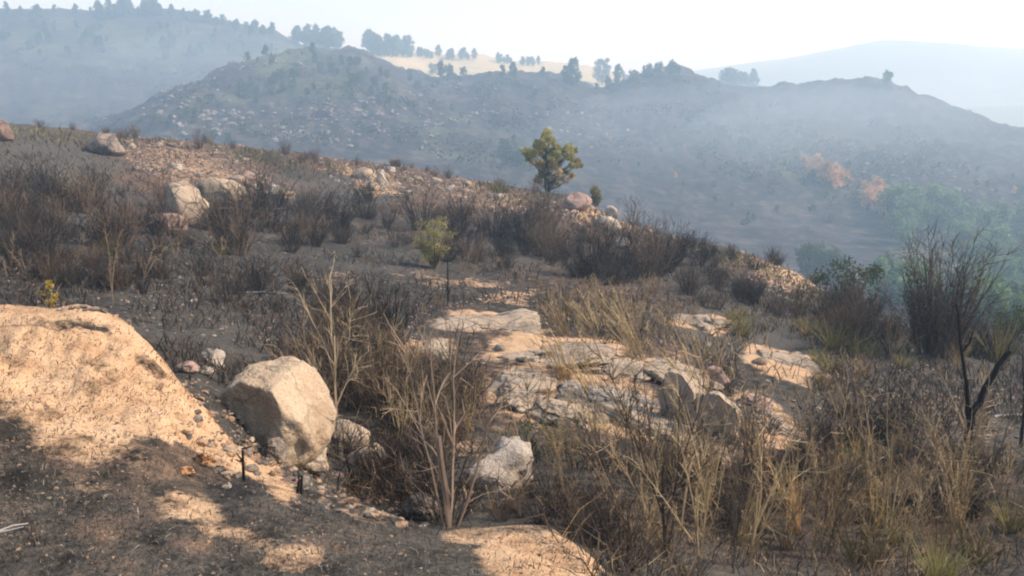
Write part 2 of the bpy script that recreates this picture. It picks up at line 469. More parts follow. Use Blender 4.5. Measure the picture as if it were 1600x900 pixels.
def drop(x, y):
    hit, nrm, _, _ = BVH.ray_cast(Vector((x, y, 500)), Vector((0, 0, -1)))
    return hit

# ------------------------------------------------------------------ materials of rocks and plants
def rock_material(name, light, dark, soot=0.5, lichen=None, joints=0.7):
    k = NT(name, 0.9, 0.15)
    a, b, c = k.noise(3.2, 6, 0.65, obj=True), k.noise(16, 5, 0.7, obj=True), k.noise(1.1, 4, 0.6, obj=True)
    col = k.mix(k.math('MULTIPLY', k.math('SUBTRACT', a, 0.33), 2.6, True), dark, light)
    speck = k.ramp(k.noise(60, 3, 0.7, obj=True), [(0.32, 0.6), (0.5, 1.0), (0.68, 1.15)])
    col = k.mix(0.8, col, speck, 'MULTIPLY')
    if lichen:
        col = k.mix(k.math('MULTIPLY', k.math('SUBTRACT', c, 0.5), 6.0, True), col, lichen)
    s = k.math('MULTIPLY', k.math('SUBTRACT', k.math('ADD', k.math('MULTIPLY', c, 0.6), k.math('MULTIPLY', b, 0.4)), 0.62 - 0.16 * soot), 9.0, True)
    col = k.mix(s, col, (0.055, 0.045, 0.038))
    wob = k.mix(0.16, k.coord(True), k.t.nodes.new("ShaderNodeTexNoise").outputs["Color"])
    vor = k.n("TexVoronoi", feature='DISTANCE_TO_EDGE')
    vor.inputs["Scale"].default_value = 1.9
    k.l(wob, vor.inputs["Vector"])
    crk = k.math('MULTIPLY', vor.outputs["Distance"], 26.0, True)
    crk = k.math('MAXIMUM', crk, k.math('MULTIPLY', k.math('SUBTRACT', c, 0.52), 14.0, True))
    col = k.mix(k.math('MULTIPLY', k.math('SUBTRACT', 1.0, crk), joints), col, (0.045, 0.036, 0.03))
    k.color(col)
    k.bump(k.math('ADD', k.math('ADD', k.math('MULTIPLY', b, 0.45), a), k.math('MULTIPLY', crk, 0.5 * joints)), 0.9, 0.08)
    return k.m


MAT['granite'] = rock_material("tan_granite", (0.52, 0.395, 0.275), (0.32, 0.235, 0.16), 0.6)
MAT['granite_rust'] = rock_material("rusty_granite", (0.56, 0.42, 0.28), (0.40, 0.285, 0.185), 0.3, (0.30, 0.175, 0.095), 0.25)
MAT['pale'] = rock_material("pale_granite", (0.52, 0.43, 0.335), (0.34, 0.275, 0.215), 0.6)
MAT['sooty'] = rock_material("sooty_granite", (0.36, 0.28, 0.21), (0.20, 0.155, 0.12), 0.95)
MAT['pink'] = rock_material("pink_granite", (0.47, 0.31, 0.235), (0.31, 0.20, 0.15), 0.5)
MAT['rust'] = rock_material("rust_stone", (0.30, 0.19, 0.14), (0.17, 0.11, 0.085), 0.7)
MAT['clod'] = rock_material("earth_clod", (0.46, 0.29, 0.17), (0.26, 0.16, 0.10), 0.3)
MAT['orange'] = rock_material("orange_stone", (0.62, 0.32, 0.15), (0.45, 0.22, 0.10), 0.0)
MAT['hill_rock'] = rock_material("hill_granite", (0.34, 0.30, 0.27), (0.17, 0.15, 0.135), 0.7)


def tint_material(name, rough=0.85, vary=0.35, trans=0.0):
    """plant colour from the mesh's own tint, varied from one plant to the next"""
    k = NT(name, rough, 0.15)
    info = k.n("ObjectInfo").outputs["Random"]
    f = k.math('ADD', k.math('MULTIPLY', info, vary), 1 - vary / 2)
    c = k.mix(1.0, k.attr("tint"), f, 'MULTIPLY')
    k.color(c)
    tr = k.n("BsdfTranslucent")
    k.l(c, tr.inputs["Color"])
    ms = k.n("MixShader")
    ms.inputs[0].default_value = trans
    k.l(k.b.outputs[0], ms.inputs[1]); k.l(tr.outputs[0], ms.inputs[2])
    k.l(ms.outputs[0], k.t.nodes["Material Output"].inputs["Surface"])
    return k.m


MAT['plant'] = tint_material("plant_matter", trans=.25)
MAT['far_plant'] = tint_material("far_plant_matter", 0.9, 0.7, .35)


# ------------------------------------------------------------------ rocks
def unit_rows(v):
    v = np.asarray(v, float)
    return v / np.linalg.norm(v, axis=1)[:, None]


def rock_mesh(name, seed, dims, mat, sub=4, cuts=14, rough=0.13, flat=0.9, lo=.42, hi=.80, crack=0, planes=None):
    r = np.random.default_rng(seed)
    bm = bmesh.new()
    bmesh.ops.create_icosphere(bm, subdivisions=sub, radius=1.0)
    ns = r.normal(size=(cuts, 3))
    ns[:, 2] = np.abs(ns[:, 2]) * flat + 0.0
    ns /= np.linalg.norm(ns, axis=1)[:, None]
    ds = r.uniform(lo, hi, cuts)
    if planes:
        ns = np.concatenate([ns, unit_rows([p[:3] for p in planes])]); ds = np.concatenate([ds, [p[3] for p in planes]])
    off = Vector(r.uniform(-50, 50, 3))
    for v in bm.verts:
        p = v.co.copy()
        for n, d in zip(ns, ds):
            t = p.dot(Vector(n)) - d
            if t > 0: p -= Vector(n) * t * 0.93
        q = p + off
        w = mnoise.fractal(q * 1.6, 0.9, 2.1, 5) * rough
        if crack:
            cr = abs(mnoise.noise(q * 1.5 + Vector((7, 3, 1))))
            w -= crack * max(0.0, 1 - cr / 0.06)
        p += p.normalized() * w
        v.co = p
    xs = np.array([v.co for v in bm.verts])
    lo_, hi_ = xs.min(0), xs.max(0)
    sc = Vector(np.asarray(dims) / (hi_ - lo_))
    ce = Vector((lo_ + hi_) / 2)
    for v in bm.verts:
        p = v.co - ce
        v.co = Vector((p.x * sc.x, p.y * sc.y, (p.z + (hi_[2] - lo_[2]) / 2) * sc.z))
    me = bpy.data.meshes.new(name)
    bm.to_mesh(me)
    bm.free()
    me.polygons.foreach_set("use_smooth", np.ones(len(me.polygons), bool))
    me.materials.append(MAT[mat])
    me.update()
    return me


def boulder(box, label, mat='granite', seed=0, name="boulder", cat="boulder", depth=0.85, rot=0.0, tilt=0.0, bury=0.16, rmin=3.0, rmax=80, **kw):
    """a rock that stands on the land; box = its outline in the photograph"""
    x0, y0, x1, y1 = box
    hit, nrm, dist = at((x0 + x1) / 2, y1 - 0.06 * (y1 - y0), rmin, rmax)
    m = dist / FPX
    w, h = (x1 - x0) * m, (y1 - y0) * m * 0.92
    me = rock_mesh(name, seed, (w, w * depth, h * (1 + bury)), mat, **kw)
    o = link(name, me, None, hit + Vector((0, w * depth * 0.25, -h * bury)), (math.radians(-tilt * 0.3), math.radians(tilt), math.radians(rot)))
    return tag(o, label, cat)


def slab(box, label, mat='granite', seed=0, name="rock_slab", thick=0.20, rot=0.0, sink=0.5, **kw):
    """bedrock lying in the slope: spans the land between the top and the bottom of its outline"""
    x0, y0, x1, y1 = box
    cx = (x0 + x1) / 2
    a, _, da = at(cx, y0, 3, 80)
    b, _, db = at(cx, y1, 3, 80)
    c, nrm, dc = at(cx, (y0 + y1) / 2, 3, 80)
    w = (x1 - x0) * dc / FPX
    L = min((a - b).length, w * 1.9)
    yd = (a - b).normalized()
    zd = (nrm + Vector((0, 0, 1))).normalized()
    xd = yd.cross(zd).normalized()
    zd = xd.cross(yd).normalized()
    kw.setdefault('cuts', 9)
    me = rock_mesh(name, seed, (w, L, w * thick), mat, flat=1.6, lo=.35, hi=.8, **kw)
    M = Matrix((xd, yd, zd)).transposed().to_4x4() @ Matrix.Rotation(math.radians(rot), 4, 'Z')
    M.translation = (a + b) / 2 - zd * w * thick * sink
    o = bpy.data.objects.new(name, me)
    COL.objects.link(o)
    o.matrix_world = M
    return tag(o, label, "rock slab")


boulder((332, 586, 508, 716), "big rounded tan boulder with a rusty hollow, just behind the earth mound", 'granite_rust', 8, depth=1.0, rot=0, tilt=0, sub=5, cuts=3, rough=.14, lo=.85, hi=.97, bury=.55, planes=[(-.05, -.1, 1, .62), (.70, -.2, .68, .66), (.9, -.2, .35, .76), (-.5, -.85, .1, .62), (-.55, -.1, .83, .78)])
boulder((303, 544, 345, 570), "small white slanting stone jutting out beside the big rounded boulder", 'pale', 12, "stone", "stone", tilt=28, sub=3)
boulder((272, 567, 308, 583), "flat pinkish stone between the earth mound and the big rounded boulder", 'pink', 13, "stone", "stone", sub=3)
boulder((311, 573, 332, 588), "small pale stone next to the flat pinkish stone", 'pale', 14, "stone", "stone", sub=3)
boulder((482, 664, 566, 706), "tan blocky boulder touching the right foot of the big rounded boulder", 'granite', 15, rot=30, tilt=24, bury=.5)
boulder((516, 704, 606, 752), "rough tan boulder above the burnt bank, at the end of the boulder row", 'granite', 26, rot=-20, tilt=22, bury=.4)
boulder((398, 684, 440, 718), "rough brown rock wedged under the big rounded boulder", 'sooty', 27, rot=25, tilt=20, bury=.6, rough=.2, sub=3)
boulder((440, 694, 506, 732), "rough tan rock propping up the big rounded boulder", 'granite', 18, rot=60, tilt=20, bury=.5)
boulder((628, 778, 698, 815), "dark sided rock in the gully beside the bare multi-stemmed sapling", 'sooty', 19, rot=10)
boulder((690, 682, 815, 770), "grey boulder with a whitish top in the middle of the gully", 'pale', 20, rot=10, tilt=24, cuts=12, bury=.6, rough=.2)
for bx, sd, w in (((1028, 584, 1100, 666), 21, "upper"), ((1082, 616, 1162, 694), 22, "lower")):
    boulder(bx, "angular boulder with a black left face, %s one of a pair below the slabs" % w, 'granite', sd, rot=-6 if w == "upper" else 8, tilt=6, cuts=5, lo=.7, hi=.92, rough=.10, sub=5, planes=[(-.78, -.62, .05, .30), (.55, -.1, .83, .50), (.9, -.4, .1, .66), (-.2, 0, 1, .72)])
boulder((1092, 574, 1138, 608), "small pinkish boulder uphill of the two black faced boulders", 'pink', 23, tilt=12)
boulder((128, 210, 186, 242), "lone dark sided boulder standing on the left crest of the near slope", 'sooty', 24, rot=-35, tilt=14, cuts=9, rough=.05)
boulder((-18, 192, 14, 222), "reddish rock cut by the left picture edge on the crest", 'rust', 25)
boulder((256, 288, 320, 356), "tall tan rock among the blackened shrubs on the upper left slope", 'granite', 37, rot=10)
boulder((308, 277, 378, 318), "broad yellowish rock behind the tall tan rock on the upper left slope", 'granite', 27)
boulder((228, 332, 280, 358), "long flat stone lying at the foot of the tall tan rock", 'pink', 28, tilt=16, bury=.3)
boulder((878, 300, 926, 331), "rounded pink boulder on the crest below the scorched pine", 'pink', 29)
boulder((944, 320, 968, 340), "small pale boulder on the crest edge, right of the rounded pink boulder", 'pale', 30, sub=3)
for i, (b, l) in enumerate([
        ((924, 338, 970, 364), "pale rock ledge on the crest slope right below the rounded pink boulder"),
        ((962, 352, 1002, 374), "pinkish rock at the right end of the pale crest ledge"),
        ((908, 356, 936, 374), "small tan rock under the pale crest ledge"),
        ((950, 372, 990, 388), "flat pale rock lowest on the crest slope under the ledge"),
        ((1000, 352, 1022, 366), "little tan rock on the skyline of the crest right of the ledge"),
        ((553, 262, 588, 284), "largest yellowish rock of the small outcrop on the upper middle slope"),
        ((586, 268, 606, 296), "slanting tan rock at the right end of the small outcrop on the upper middle slope"),
        ((546, 280, 566, 292), "small pinkish rock at the left foot of the small outcrop on the upper middle slope"),
        ((570, 284, 596, 298), "flat pale rock at the bottom of the small outcrop on the upper middle slope"),
        ((412, 288, 440, 308), "pale tan rock between the yellowish rock and the small outcrop"),
        ((376, 268, 398, 282), "whitish little rock above the dark shrubs left of the middle outcrop")]):
    boulder(b, l, ['pale', 'pink', 'granite'][i % 3], 60 + i, "rock", "rock", sub=3, rot=i * 37, tilt=8)
SLABS = [
    ((668, 486, 860, 532), "uppermost long sandy bedrock slab in the middle of the slope", 'granite', 6),
    ((760, 530, 965, 578), "wide pale bedrock slab under the uppermost sandy slab", 'granite', 2),
    ((752, 570, 866, 662), "left cracked slab of the pale outcrop in the centre", 'granite', -12),
    ((822, 606, 938, 694), "lower tilted slab in the middle of the pale outcrop", 'granite', 14),
    ((876, 584, 1020, 672), "largest cracked slab of the pale outcrop, between the other slabs", 'pale', 22),
    ((948, 622, 1070, 702), "lower right slab of the pale outcrop behind tall straw grass", 'granite', 25),
    ((990, 556, 1112, 614), "pale slab above the two black faced boulders", 'granite', 12),
    ((1155, 536, 1284, 594), "bright tan slab standing apart on the right of the slope", 'granite', 12),
    ((1174, 642, 1264, 702), "streaked tan slab downhill right of the black faced boulders", 'granite', 20),
    ((1146, 606, 1216, 648), "narrow pinkish slab right of the lower black faced boulder", 'pink', 20),
    ((1054, 488, 1138, 520), "thin pale slab higher up the slope behind the straw grass", 'granite', 14),
    ((632, 528, 712, 566), "small sandy slab at the left end of the outcrop", 'granite', -5),
    ((900, 548, 1010, 594), "brownish slab between the wide pale slab and the largest cracked slab", 'granite', 10)]
for i, (b, l, m, r) in enumerate(SLABS):
    slab(b, l, m, 90 + i, rot=r, thick=.17 if i in (0, 1, 7, 12) else .30, crack=0.07, sub=5 if i < 9 else 4, sink=0.66 if i in (0, 1, 7, 12) else .56, rough=.30)
BARE = [((x0 + x1) / 2, (y0 + y1) / 2 + 6, (x1 - x0) * .52, (y1 - y0) * .75 + 6) for (x0, y0, x1, y1), *_ in SLABS] + [(1064, 650, 48, 66), (1122, 685, 56, 66), (430, 655, 55, 65), (545, 705, 66, 60), (752, 735, 62, 60)]


def bare(px, py, keep):
    """true where plants should stay off the bedrock (a few still grow in its cracks)"""
    return any(((px - x) / rx) ** 2 + ((py - y) / ry) ** 2 < 1 for x, y, rx, ry in BARE) and rng.uniform() > keep


for b, l, m in [((303, 708, 330, 729), "rounded orange stone on the burnt ground below the earth mound", 'orange'),
                ((280, 731, 304, 743), "flat orange stone on the burnt ground, nearer than the rounded orange one", 'orange'),
                ((345, 755, 360, 764), "small white stone chip on the burnt ground", 'pale'),
                ((452, 780, 470, 790), "small pinkish stone chip on the burnt verge", 'pink')]:
    boulder(b, l, m, len(l), "stone", "stone", sub=3, rmin=2.5)

# small stones of the slopes: shared meshes, one object each
STONES = [rock_mesh("stone", 200 + i, d, m, sub=2, cuts=8, rough=.06) for i, (d, m) in enumerate(
    [((1, .8, .55), 'pale'), ((1, .7, .4), 'pink'), ((1, .9, .6), 'granite'), ((1, .6, .35), 'pale'), ((1, .8, .5), 'sooty'), ((1, .75, .45), 'granite')])]


def scatter(n, area, size, meshes, name, label, cat, group, rmin=0, rmax=1e9, sink=0.2, tilt=20, upright=False, zs=(1, 1), clear=1.0, patch=0):
    """n single objects over an area of the land: area = list of (cx, cy, rx, ry, rot)"""
    out = []
    wts = np.array([a[2] * a[3] for a in area], float)
    wts /= wts.sum()
    for i in range(n):
        a = area[rng.choice(len(area), p=wts)]
        t, q = rng.uniform(0, 2 * math.pi), math.sqrt(rng.uniform())
        u, v = a[2] * q * math.cos(t), a[3] * q * math.sin(t)
        c, s = math.cos(math.radians(a[4])), math.sin(math.radians(a[4]))
        qx, qy = a[0] + u * c - v * s, a[1] + u * s + v * c
        if clear < 1 and bare(qx, qy, clear): continue
        g = at(qx, qy, rmin, rmax, 14)
        if g is None: continue
        if patch and float(fbm(np.array([g[0].x / patch]), np.array([g[0].y / patch]), 303, 3)[0]) < .06: continue
        hit, nrm, dist = g
        sz = size(dist) if callable(size) else size[0] * (size[1] / size[0]) ** (rng.uniform() ** 1.6)
        me = meshes[rng.integers(len(meshes))]
        tl = (0 if upright else tilt)
        o = link(name, me, None, hit - Vector((0, 0, sink * sz)), (math.radians(rng.normal() * tl * .5), math.radians(rng.normal() * tl * .5), rng.uniform(0, 6.28)), (sz, sz, sz * rng.uniform(*zs)))
        tag(o, label, cat, group)
        out.append(o)
    return out


scatter(62, [(300, 255, 120, 30, 14), (580, 275, 90, 22, 14), (760, 302, 120, 20, 14), (440, 245, 90, 16, 8)], (0.22, 0.75), STONES, "stone", "small pale stone strewn below the left crest of the near slope", "stone", "stones strewn below the left crest", 20, 75)
scatter(34, [(960, 352, 90, 26, 25), (1060, 380, 60, 14, 20)], (0.2, 0.7), STONES, "stone", "small pale stone around the ledge on the middle crest", "stone", "stones around the ledge on the crest", 20, 75)
scatter(40, [(1225, 430, 95, 34, 28)], (0.12, 0.42), STONES, "stone", "small tan stone on the bare shoulder at the right end of the crest", "stone", "stones on the bare right shoulder", 20, 60)
scatter(55, [(900, 560, 260, 110, 15), (1180, 600, 110, 60, 20)], (0.07, 0.30), STONES, "stone", "small stone lying around the pale central slabs", "stone", "stones around the central slabs", 8, 30)
scatter(44, [(1450, 640, 150, 70, 8)], (0.05, 0.22), STONES, "stone", "whitish stone on the grey ash flat at the right", "stone", "stones on the grey ash flat", 8, 30)
scatter(44, [(520, 700, 130, 45, 35), (430, 720, 60, 40, 45), (760, 760, 90, 40, 0)], (0.05, 0.20), STONES, "stone", "small tan stone on the bank of the gully", "stone", "stones on the gully bank", 3.5, 14)

# ------------------------------------------------------------------ plants
class Stems:
    """collects thin tapering stems (three-sided tubes) and leaf quads into one mesh with a tint per vertex"""
    def __init__(self): self.V, self.F3, self.F4, self.T, self.n = [], [], [], [], 0

    def stem(self, pts, r0, r1, tint, sides=3):
        pts = np.asarray(pts, float)
        n = len(pts)
        d = np.gradient(pts, axis=0)
        d /= np.linalg.norm(d, axis=1)[:, None] + 1e-9
        ref = np.array([0.3, 0.9, 0.2]) if abs(d[0, 2]) > 0.8 else np.array([0, 0, 1.0])
        a = np.cross(d, ref); a /= np.linalg.norm(a, axis=1)[:, None] + 1e-9
        b = np.cross(d, a)
        rad = np.linspace(r0, r1, n)[:, None]
        ring = [pts + rad * (math.cos(t) * a + math.sin(t) * b) for t in np.arange(sides) * 2 * math.pi / sides]
        self.V.append(np.stack(ring, 1).reshape(-1, 3))
        i = np.arange(n - 1)[:, None] * sides + np.arange(sides)[None]
        j = np.arange(n - 1)[:, None] * sides + (np.arange(sides)[None] + 1) % sides
        self.F4.append(self.n + np.stack([i, j, j + sides, i + sides], -1).reshape(-1, 4))
        t = np.asarray(tint, float)
        t = np.tile(t, (n * sides, 1)) if t.ndim == 1 else np.repeat(t, sides, 0)
        self.T.append(t)
        self.n += n * sides

    def leaves(self, C, U, W, tint):
        """rhombic leaves: centre C, half length vector U, half width vector W"""
        m = len(C)
        self.V.append(np.stack([C - U, C + W, C + U, C - W], 1).reshape(-1, 3))
        self.F4.append(self.n + np.arange(m * 4).reshape(m, 4))
        self.T.append(np.repeat(tint, 4, 0))
        self.n += m * 4

    def mesh(self, name, mat):
        return mesh_np(name, np.concatenate(self.V), [np.concatenate(self.F4)], [mat], False, np.concatenate(self.T))


def unit(v): return v / (np.linalg.norm(v, axis=-1, keepdims=True) + 1e-9)


def curve_pts(p, d, L, n, r, bend=0.15, grav=0.0):
    pts = [np.array(p, float)]
    d = unit(np.array(d, float))
    for i in range(n - 1):
        d = unit(d + r.normal(size=3) * bend + np.array([0, 0, grav]))
        pts.append(pts[-1] + d * L / (n - 1))
    return np.array(pts)


def jit(c, r, amt=0.25): return np.array(c) * (1 + amt * (r.uniform() - 0.5) * 2)


def shrub(seed, stems=40, h=1.0, spread=0.55, base=0.12, rad=0.012, twigs=4, twig_len=0.28, dark=(.045, .035, .029), pale=(.13, .095, .07), pale_frac=0.2, lean=(0, 0), bend=.10, depth2=True):
    """a bare burnt bush: stems that fan out from the root, each with side twigs"""
    r = np.random.default_rng(seed)
    s = Stems()
    for i in range(stems):
        a = r.uniform(0, 6.283)
        q = math.sqrt(r.uniform())
        d = np.array([math.cos(a) * spread * q + lean[0], math.sin(a) * spread * q + lean[1], 1.0])
        p = np.array([math.cos(a) * base * q, math.sin(a) * base * q, -0.06 * h])
        L = h * r.uniform(0.55, 1.08) * (1.06 - 0.25 * q)
        col = jit(pale if r.uniform() < pale_frac else dark, r)
        pts = curve_pts(p, d, L, 6, r, bend)
        rr = rad * r.uniform(.6, 1.15)
        s.stem(pts, rr, rr * .3, col)
        for j in range(twigs):
            k = r.integers(2, 6)
            dd = unit(pts[k] - pts[k - 1]) + r.normal(size=3) * 0.5
            tp = curve_pts(pts[k - 1] + (pts[k] - pts[k - 1]) * r.uniform(), dd, h * twig_len * r.uniform(.4, 1.1), 3, r, .15)
            s.stem(tp, rr * .5, rr * .25, col)
            if depth2 and r.uniform() < .6:
                s.stem(curve_pts(tp[1], unit(tp[2] - tp[1]) + r.normal(size=3) * .6, h * twig_len * .5, 2, r, .1), rr * .32, rr * .22, col)
    return s


def grass_tuft(seed, blades=60, h=0.6, spread=0.5, base=.10, w=0.006, c0=(.30, .20, .085), c1=(.50, .36, .16), lean=(0, 0), droop=-.10, heads=0):
    r = np.random.default_rng(seed)
    s = Stems()
    for i in range(blades):
        a, q = r.uniform(0, 6.283), math.sqrt(r.uniform())
        d = np.array([math.cos(a) * spread * q + lean[0], math.sin(a) * spread * q + lean[1], 1.0])
        p = np.array([math.cos(a) * base * q, math.sin(a) * base * q, -.04])
        f = r.uniform()
        col = jit(np.array(c0) * (1 - f) + np.array(c1) * f, r, .2)
        pts = curve_pts(p, d, h * r.uniform(.45, 1.1), 5, r, .07, droop)
        s.stem(pts, w * r.uniform(.7, 1.2), w * .3, col)
        if i < heads:
            for k in range(6):
                e = pts[-1] + (pts[-2] - pts[-1]) * r.uniform(0, .8)
                s.stem(curve_pts(e, unit(pts[-1] - pts[-2]) + r.normal(size=3) * .5, h * .06, 2, r, .1), w * .8, w * .4, col * 1.15)
    return s


def weed_stalk(seed, h=1.0, stems=3, branch=14, c=(.36, .25, .15), rad=.007, spread=.22, blen=.22, lean=(0, 0)):
    """a tall dry stalk with short side branches and seed heads"""
    r = np.random.default_rng(seed)
    s = Stems()
    for i in range(stems):
        d = np.array([r.normal() * spread + lean[0], r.normal() * spread + lean[1], 1.0])
        col = jit(c, r, .3)
        L = h * (1 if i == 0 else r.uniform(.5, .95))
        pts = curve_pts((r.normal() * .03, r.normal() * .03, -.05), d, L, 9, r, .07)
        s.stem(pts, rad, rad * .35, col)
        for j in range(branch):
            k = r.integers(3, 9)
            b = pts[k - 1] + (pts[k] - pts[k - 1]) * r.uniform()
            dd = unit(pts[k] - pts[k - 1]) + r.normal(size=3) * .45
            tp = curve_pts(b, dd, h * blen * r.uniform(.3, 1.1), 4, r, .12, .05)
            s.stem(tp, rad * .55, rad * .25, col * r.uniform(.8, 1.2))
            for z in range(3):
                e = tp[r.integers(1, 4)]
                s.stem(curve_pts(e, unit(tp[-1] - tp[0]) + r.normal(size=3) * .6, h * blen * .22, 2, r, .1), rad * .4, rad * .25, col)
    return s


def leafy(seed, clumps, leaves=60, leaf=.05, c0=(.05, .065, .025), c1=(.13, .13, .05), stems=0, h=1.0, stem_c=(.08, .06, .045), flat=1.0, aspect=.38):
    """foliage: small leaf faces spread through a set of clumps (centre, radius)"""
    r = np.random.default_rng(seed)
    s = Stems()
    for (c, R) in clumps:
        c = np.array(c, float)
        n = int(leaves * r.uniform(.7, 1.3))
        d = unit(r.normal(size=(n, 3)))
        q = r.uniform(0, 1, (n, 1)) ** .45
        C = c + d * q * R * np.array([1, 1, flat])
        U = unit(d * .7 + r.normal(size=(n, 3)) * .7 + np.array([0, 0, .35])) * leaf * r.uniform(.6, 1.3, (n, 1))
        W = unit(np.cross(U, r.normal(size=(n, 3)))) * leaf * aspect
        f = np.clip(r.uniform(0, 1) * .6 + r.uniform(0, .4, (n, 1)), 0, 1)
        s.leaves(C, U, W, (np.array(c0) * (1 - f) + np.array(c1) * f) * r.uniform(.8, 1.2, (n, 1)))
    for i in range(stems):
        a = r.uniform(0, 6.28)
        s.stem(curve_pts((0, 0, -.05), (math.cos(a) * .5, math.sin(a) * .5, 1), h * r.uniform(.6, .95), 5, r, .08), .016 * h, .005 * h, stem_c)
    return s


def plant(name, me, px, py, label, cat, group=None, scale=1.0, rot=None, rmin=2.5, rmax=90, sink=0.0, rotx=0, roty=0):
    g = at(px, py, rmin, rmax)
    hit, nrm, dist = g
    o = link(name, me, None, hit - Vector((0, 0, sink)), (rotx, roty, rng.uniform(0, 6.28) if rot is None else rot), (scale,) * 3)
    return tag(o, label, cat, group)


BURNT = [shrub(300 + i, stems=42, h=1.0, spread=.5 + .08 * (i % 4), rad=.0085, twigs=5, pale_frac=.15 + .1 * (i % 3)).mesh("burnt_shrub", MAT['plant']) for i in range(8)]
BROWN = [shrub(330 + i, stems=44, h=1.0, spread=.55, rad=.008, twigs=5, dark=(.075, .05, .036), pale=(.20, .135, .085), pale_frac=.45).mesh("scorched_shrub", MAT['plant']) for i in range(5)]
TUFT = [grass_tuft(360 + i, 34, 1.0, .5, .10, .006, (.22, .14, .075), (.48, .32, .16), heads=8).mesh("grass_tuft", MAT['plant']) for i in range(5)]
OLIVE = [grass_tuft(380 + i, 70, 1.0, .55, .12, .008, (.15, .13, .04), (.38, .32, .11)).mesh("broom_bush", MAT['plant']) for i in range(4)]
STALK = [weed_stalk(400 + i, 1.0, 3, 12).mesh("dry_weed", MAT['plant']) for i in range(6)]
LEAN = [grass_tuft(420 + i, 26, 1.0, .22, .10, .006, (.36, .25, .12), (.56, .42, .23), lean=(-.42, 0), heads=14).mesh("reed_clump", MAT['plant']) for i in range(4)]
GREENB = [leafy(440 + i, [((rng.normal() * .34, rng.normal() * .34, rng.uniform(.25, .85)), rng.uniform(.16, .28)) for _ in range(16)], 55, .055, (.04, .055, .022), (.12, .13, .05), 6).mesh("green_shrub", MAT['plant']) for i in range(3)]

# burnt scrub on the near slope
scatter(105, [(120, 350, 190, 55, 5), (370, 355, 150, 45, 5), (560, 360, 130, 50, 5), (20, 320, 120, 40, 5)], (0.6, 2.1), BURNT * 2 + BROWN, "burnt_shrub", "blackened leafless shrub in the dark scrub belt on the left half of the slope", "burnt shrub", "burnt shrubs in the left scrub belt", 22, 70, .02, 6, zs=(.75, 1.25), clear=.10)
scatter(95, [(760, 380, 130, 42, 8), (930, 405, 130, 36, 14), (1080, 430, 90, 34, 14)], (0.55, 2.0), BURNT * 2 + BROWN, "burnt_shrub", "blackened leafless shrub in the dark scrub belt below the middle crest", "burnt shrub", "burnt shrubs in the middle scrub belt", 18, 60, .02, 6, zs=(.75, 1.25), clear=.10)
scatter(64, [(1180, 480, 120, 34, 16), (1330, 520, 80, 34, 10), (1540, 540, 90, 26, 6)], (0.6, 1.35), BURNT + BROWN, "burnt_shrub", "thin charred shrub on the right part of the slope", "burnt shrub", "charred shrubs on the right part of the slope", 14, 40, .02, 6, zs=(.75, 1.25), clear=.10)
scatter(55, [(200, 440, 240, 24, 3), (470, 470, 130, 40, 5), (90, 420, 140, 24, 0)], (0.45, 1.0), BURNT + BROWN, "charred_shrub", "low charred shrub on the ash slope behind the earth mound", "burnt shrub", "low charred shrubs behind the earth mound", 12, 36, .02, 6, zs=(.75, 1.25), clear=.10)
scatter(48, [(560, 600, 110, 75, 10), (650, 640, 90, 60, 10), (600, 560, 90, 50, 0)], (0.5, 1.05), BURNT + BROWN, "dead_shrub", "brown dead shrub in the thicket between the big boulder and the pale slabs", "dead shrub", "dead shrubs of the central thicket", 7, 24, .02, 8, zs=(.75, 1.25), clear=.10)
scatter(60, [(1130, 780, 150, 50, 8), (1400, 760, 190, 60, 5), (1330, 690, 190, 40, 8)], (0.3, 0.7), BROWN + BURNT, "dead_shrub", "brown dead shrub on the overgrown bank at the lower right", "dead shrub", "dead shrubs of the lower right bank", 6, 20, .02, 8, zs=(.75, 1.25), clear=.10)
scatter(34, [(300, 228, 320, 8, 7), (700, 275, 180, 8, 13)], (0.5, 1.2), BROWN + OLIVE[:1], "crest_shrub", "low scorched shrub on the skyline of the left crest", "shrub", "scorched shrubs along the left crest", 35, 75, .02, 5, zs=(.75, 1.25), clear=.10)
scatter(26, [(1110, 392, 150, 8, 18), (1250, 425, 60, 8, 32)], (0.4, 0.95), BROWN + BURNT, "crest_shrub", "low scorched shrub on the skyline of the right shoulder", "shrub", "scorched shrubs along the right shoulder", 22, 60, .02, 5, zs=(.75, 1.25), clear=.10)

# dry grass and weeds one can tell apart
scatter(40, [(960, 545, 110, 60, 18), (960, 480, 130, 50, 15), (1080, 700, 70, 40, 10)], (0.3, 0.75), TUFT + STALK[:2], "grass_tuft", "dry straw coloured grass tuft among the pale central slabs", "grass tuft", "straw tufts among the central slabs", 8, 28, 0, 10, zs=(.75, 1.25), clear=.10)
scatter(40, [(1240, 540, 150, 60, 15), (1420, 560, 120, 40, 5)], (0.3, 0.7), TUFT + OLIVE, "grass_tuft", "dry brownish grass tuft on the right part of the slope", "grass tuft", "dry tufts on the right part of the slope", 10, 30, 0, 10, zs=(.75, 1.25), clear=.10)
scatter(18, [(1080, 800, 150, 70, 8), (1330, 810, 220, 80, 3), (1530, 800, 120, 90, 0)], (0.28, 0.62), TUFT + LEAN, "grass_tuft", "dry yellowish grass tuft on the overgrown bank at the lower right", "grass tuft", "dry tufts of the lower right bank", 4.5, 18, 0, 10, zs=(.75, 1.25), clear=.10)
scatter(34, [(1150, 740, 170, 60, 5), (1400, 780, 180, 70, 0), (920, 720, 90, 50, 0)], (0.7, 1.35), STALK, "dry_weed", "tall dry branching weed on the overgrown bank at the lower right", "weed", "tall dry weeds of the lower right bank", 5, 18, 0, 14, zs=(.75, 1.25), clear=.10)
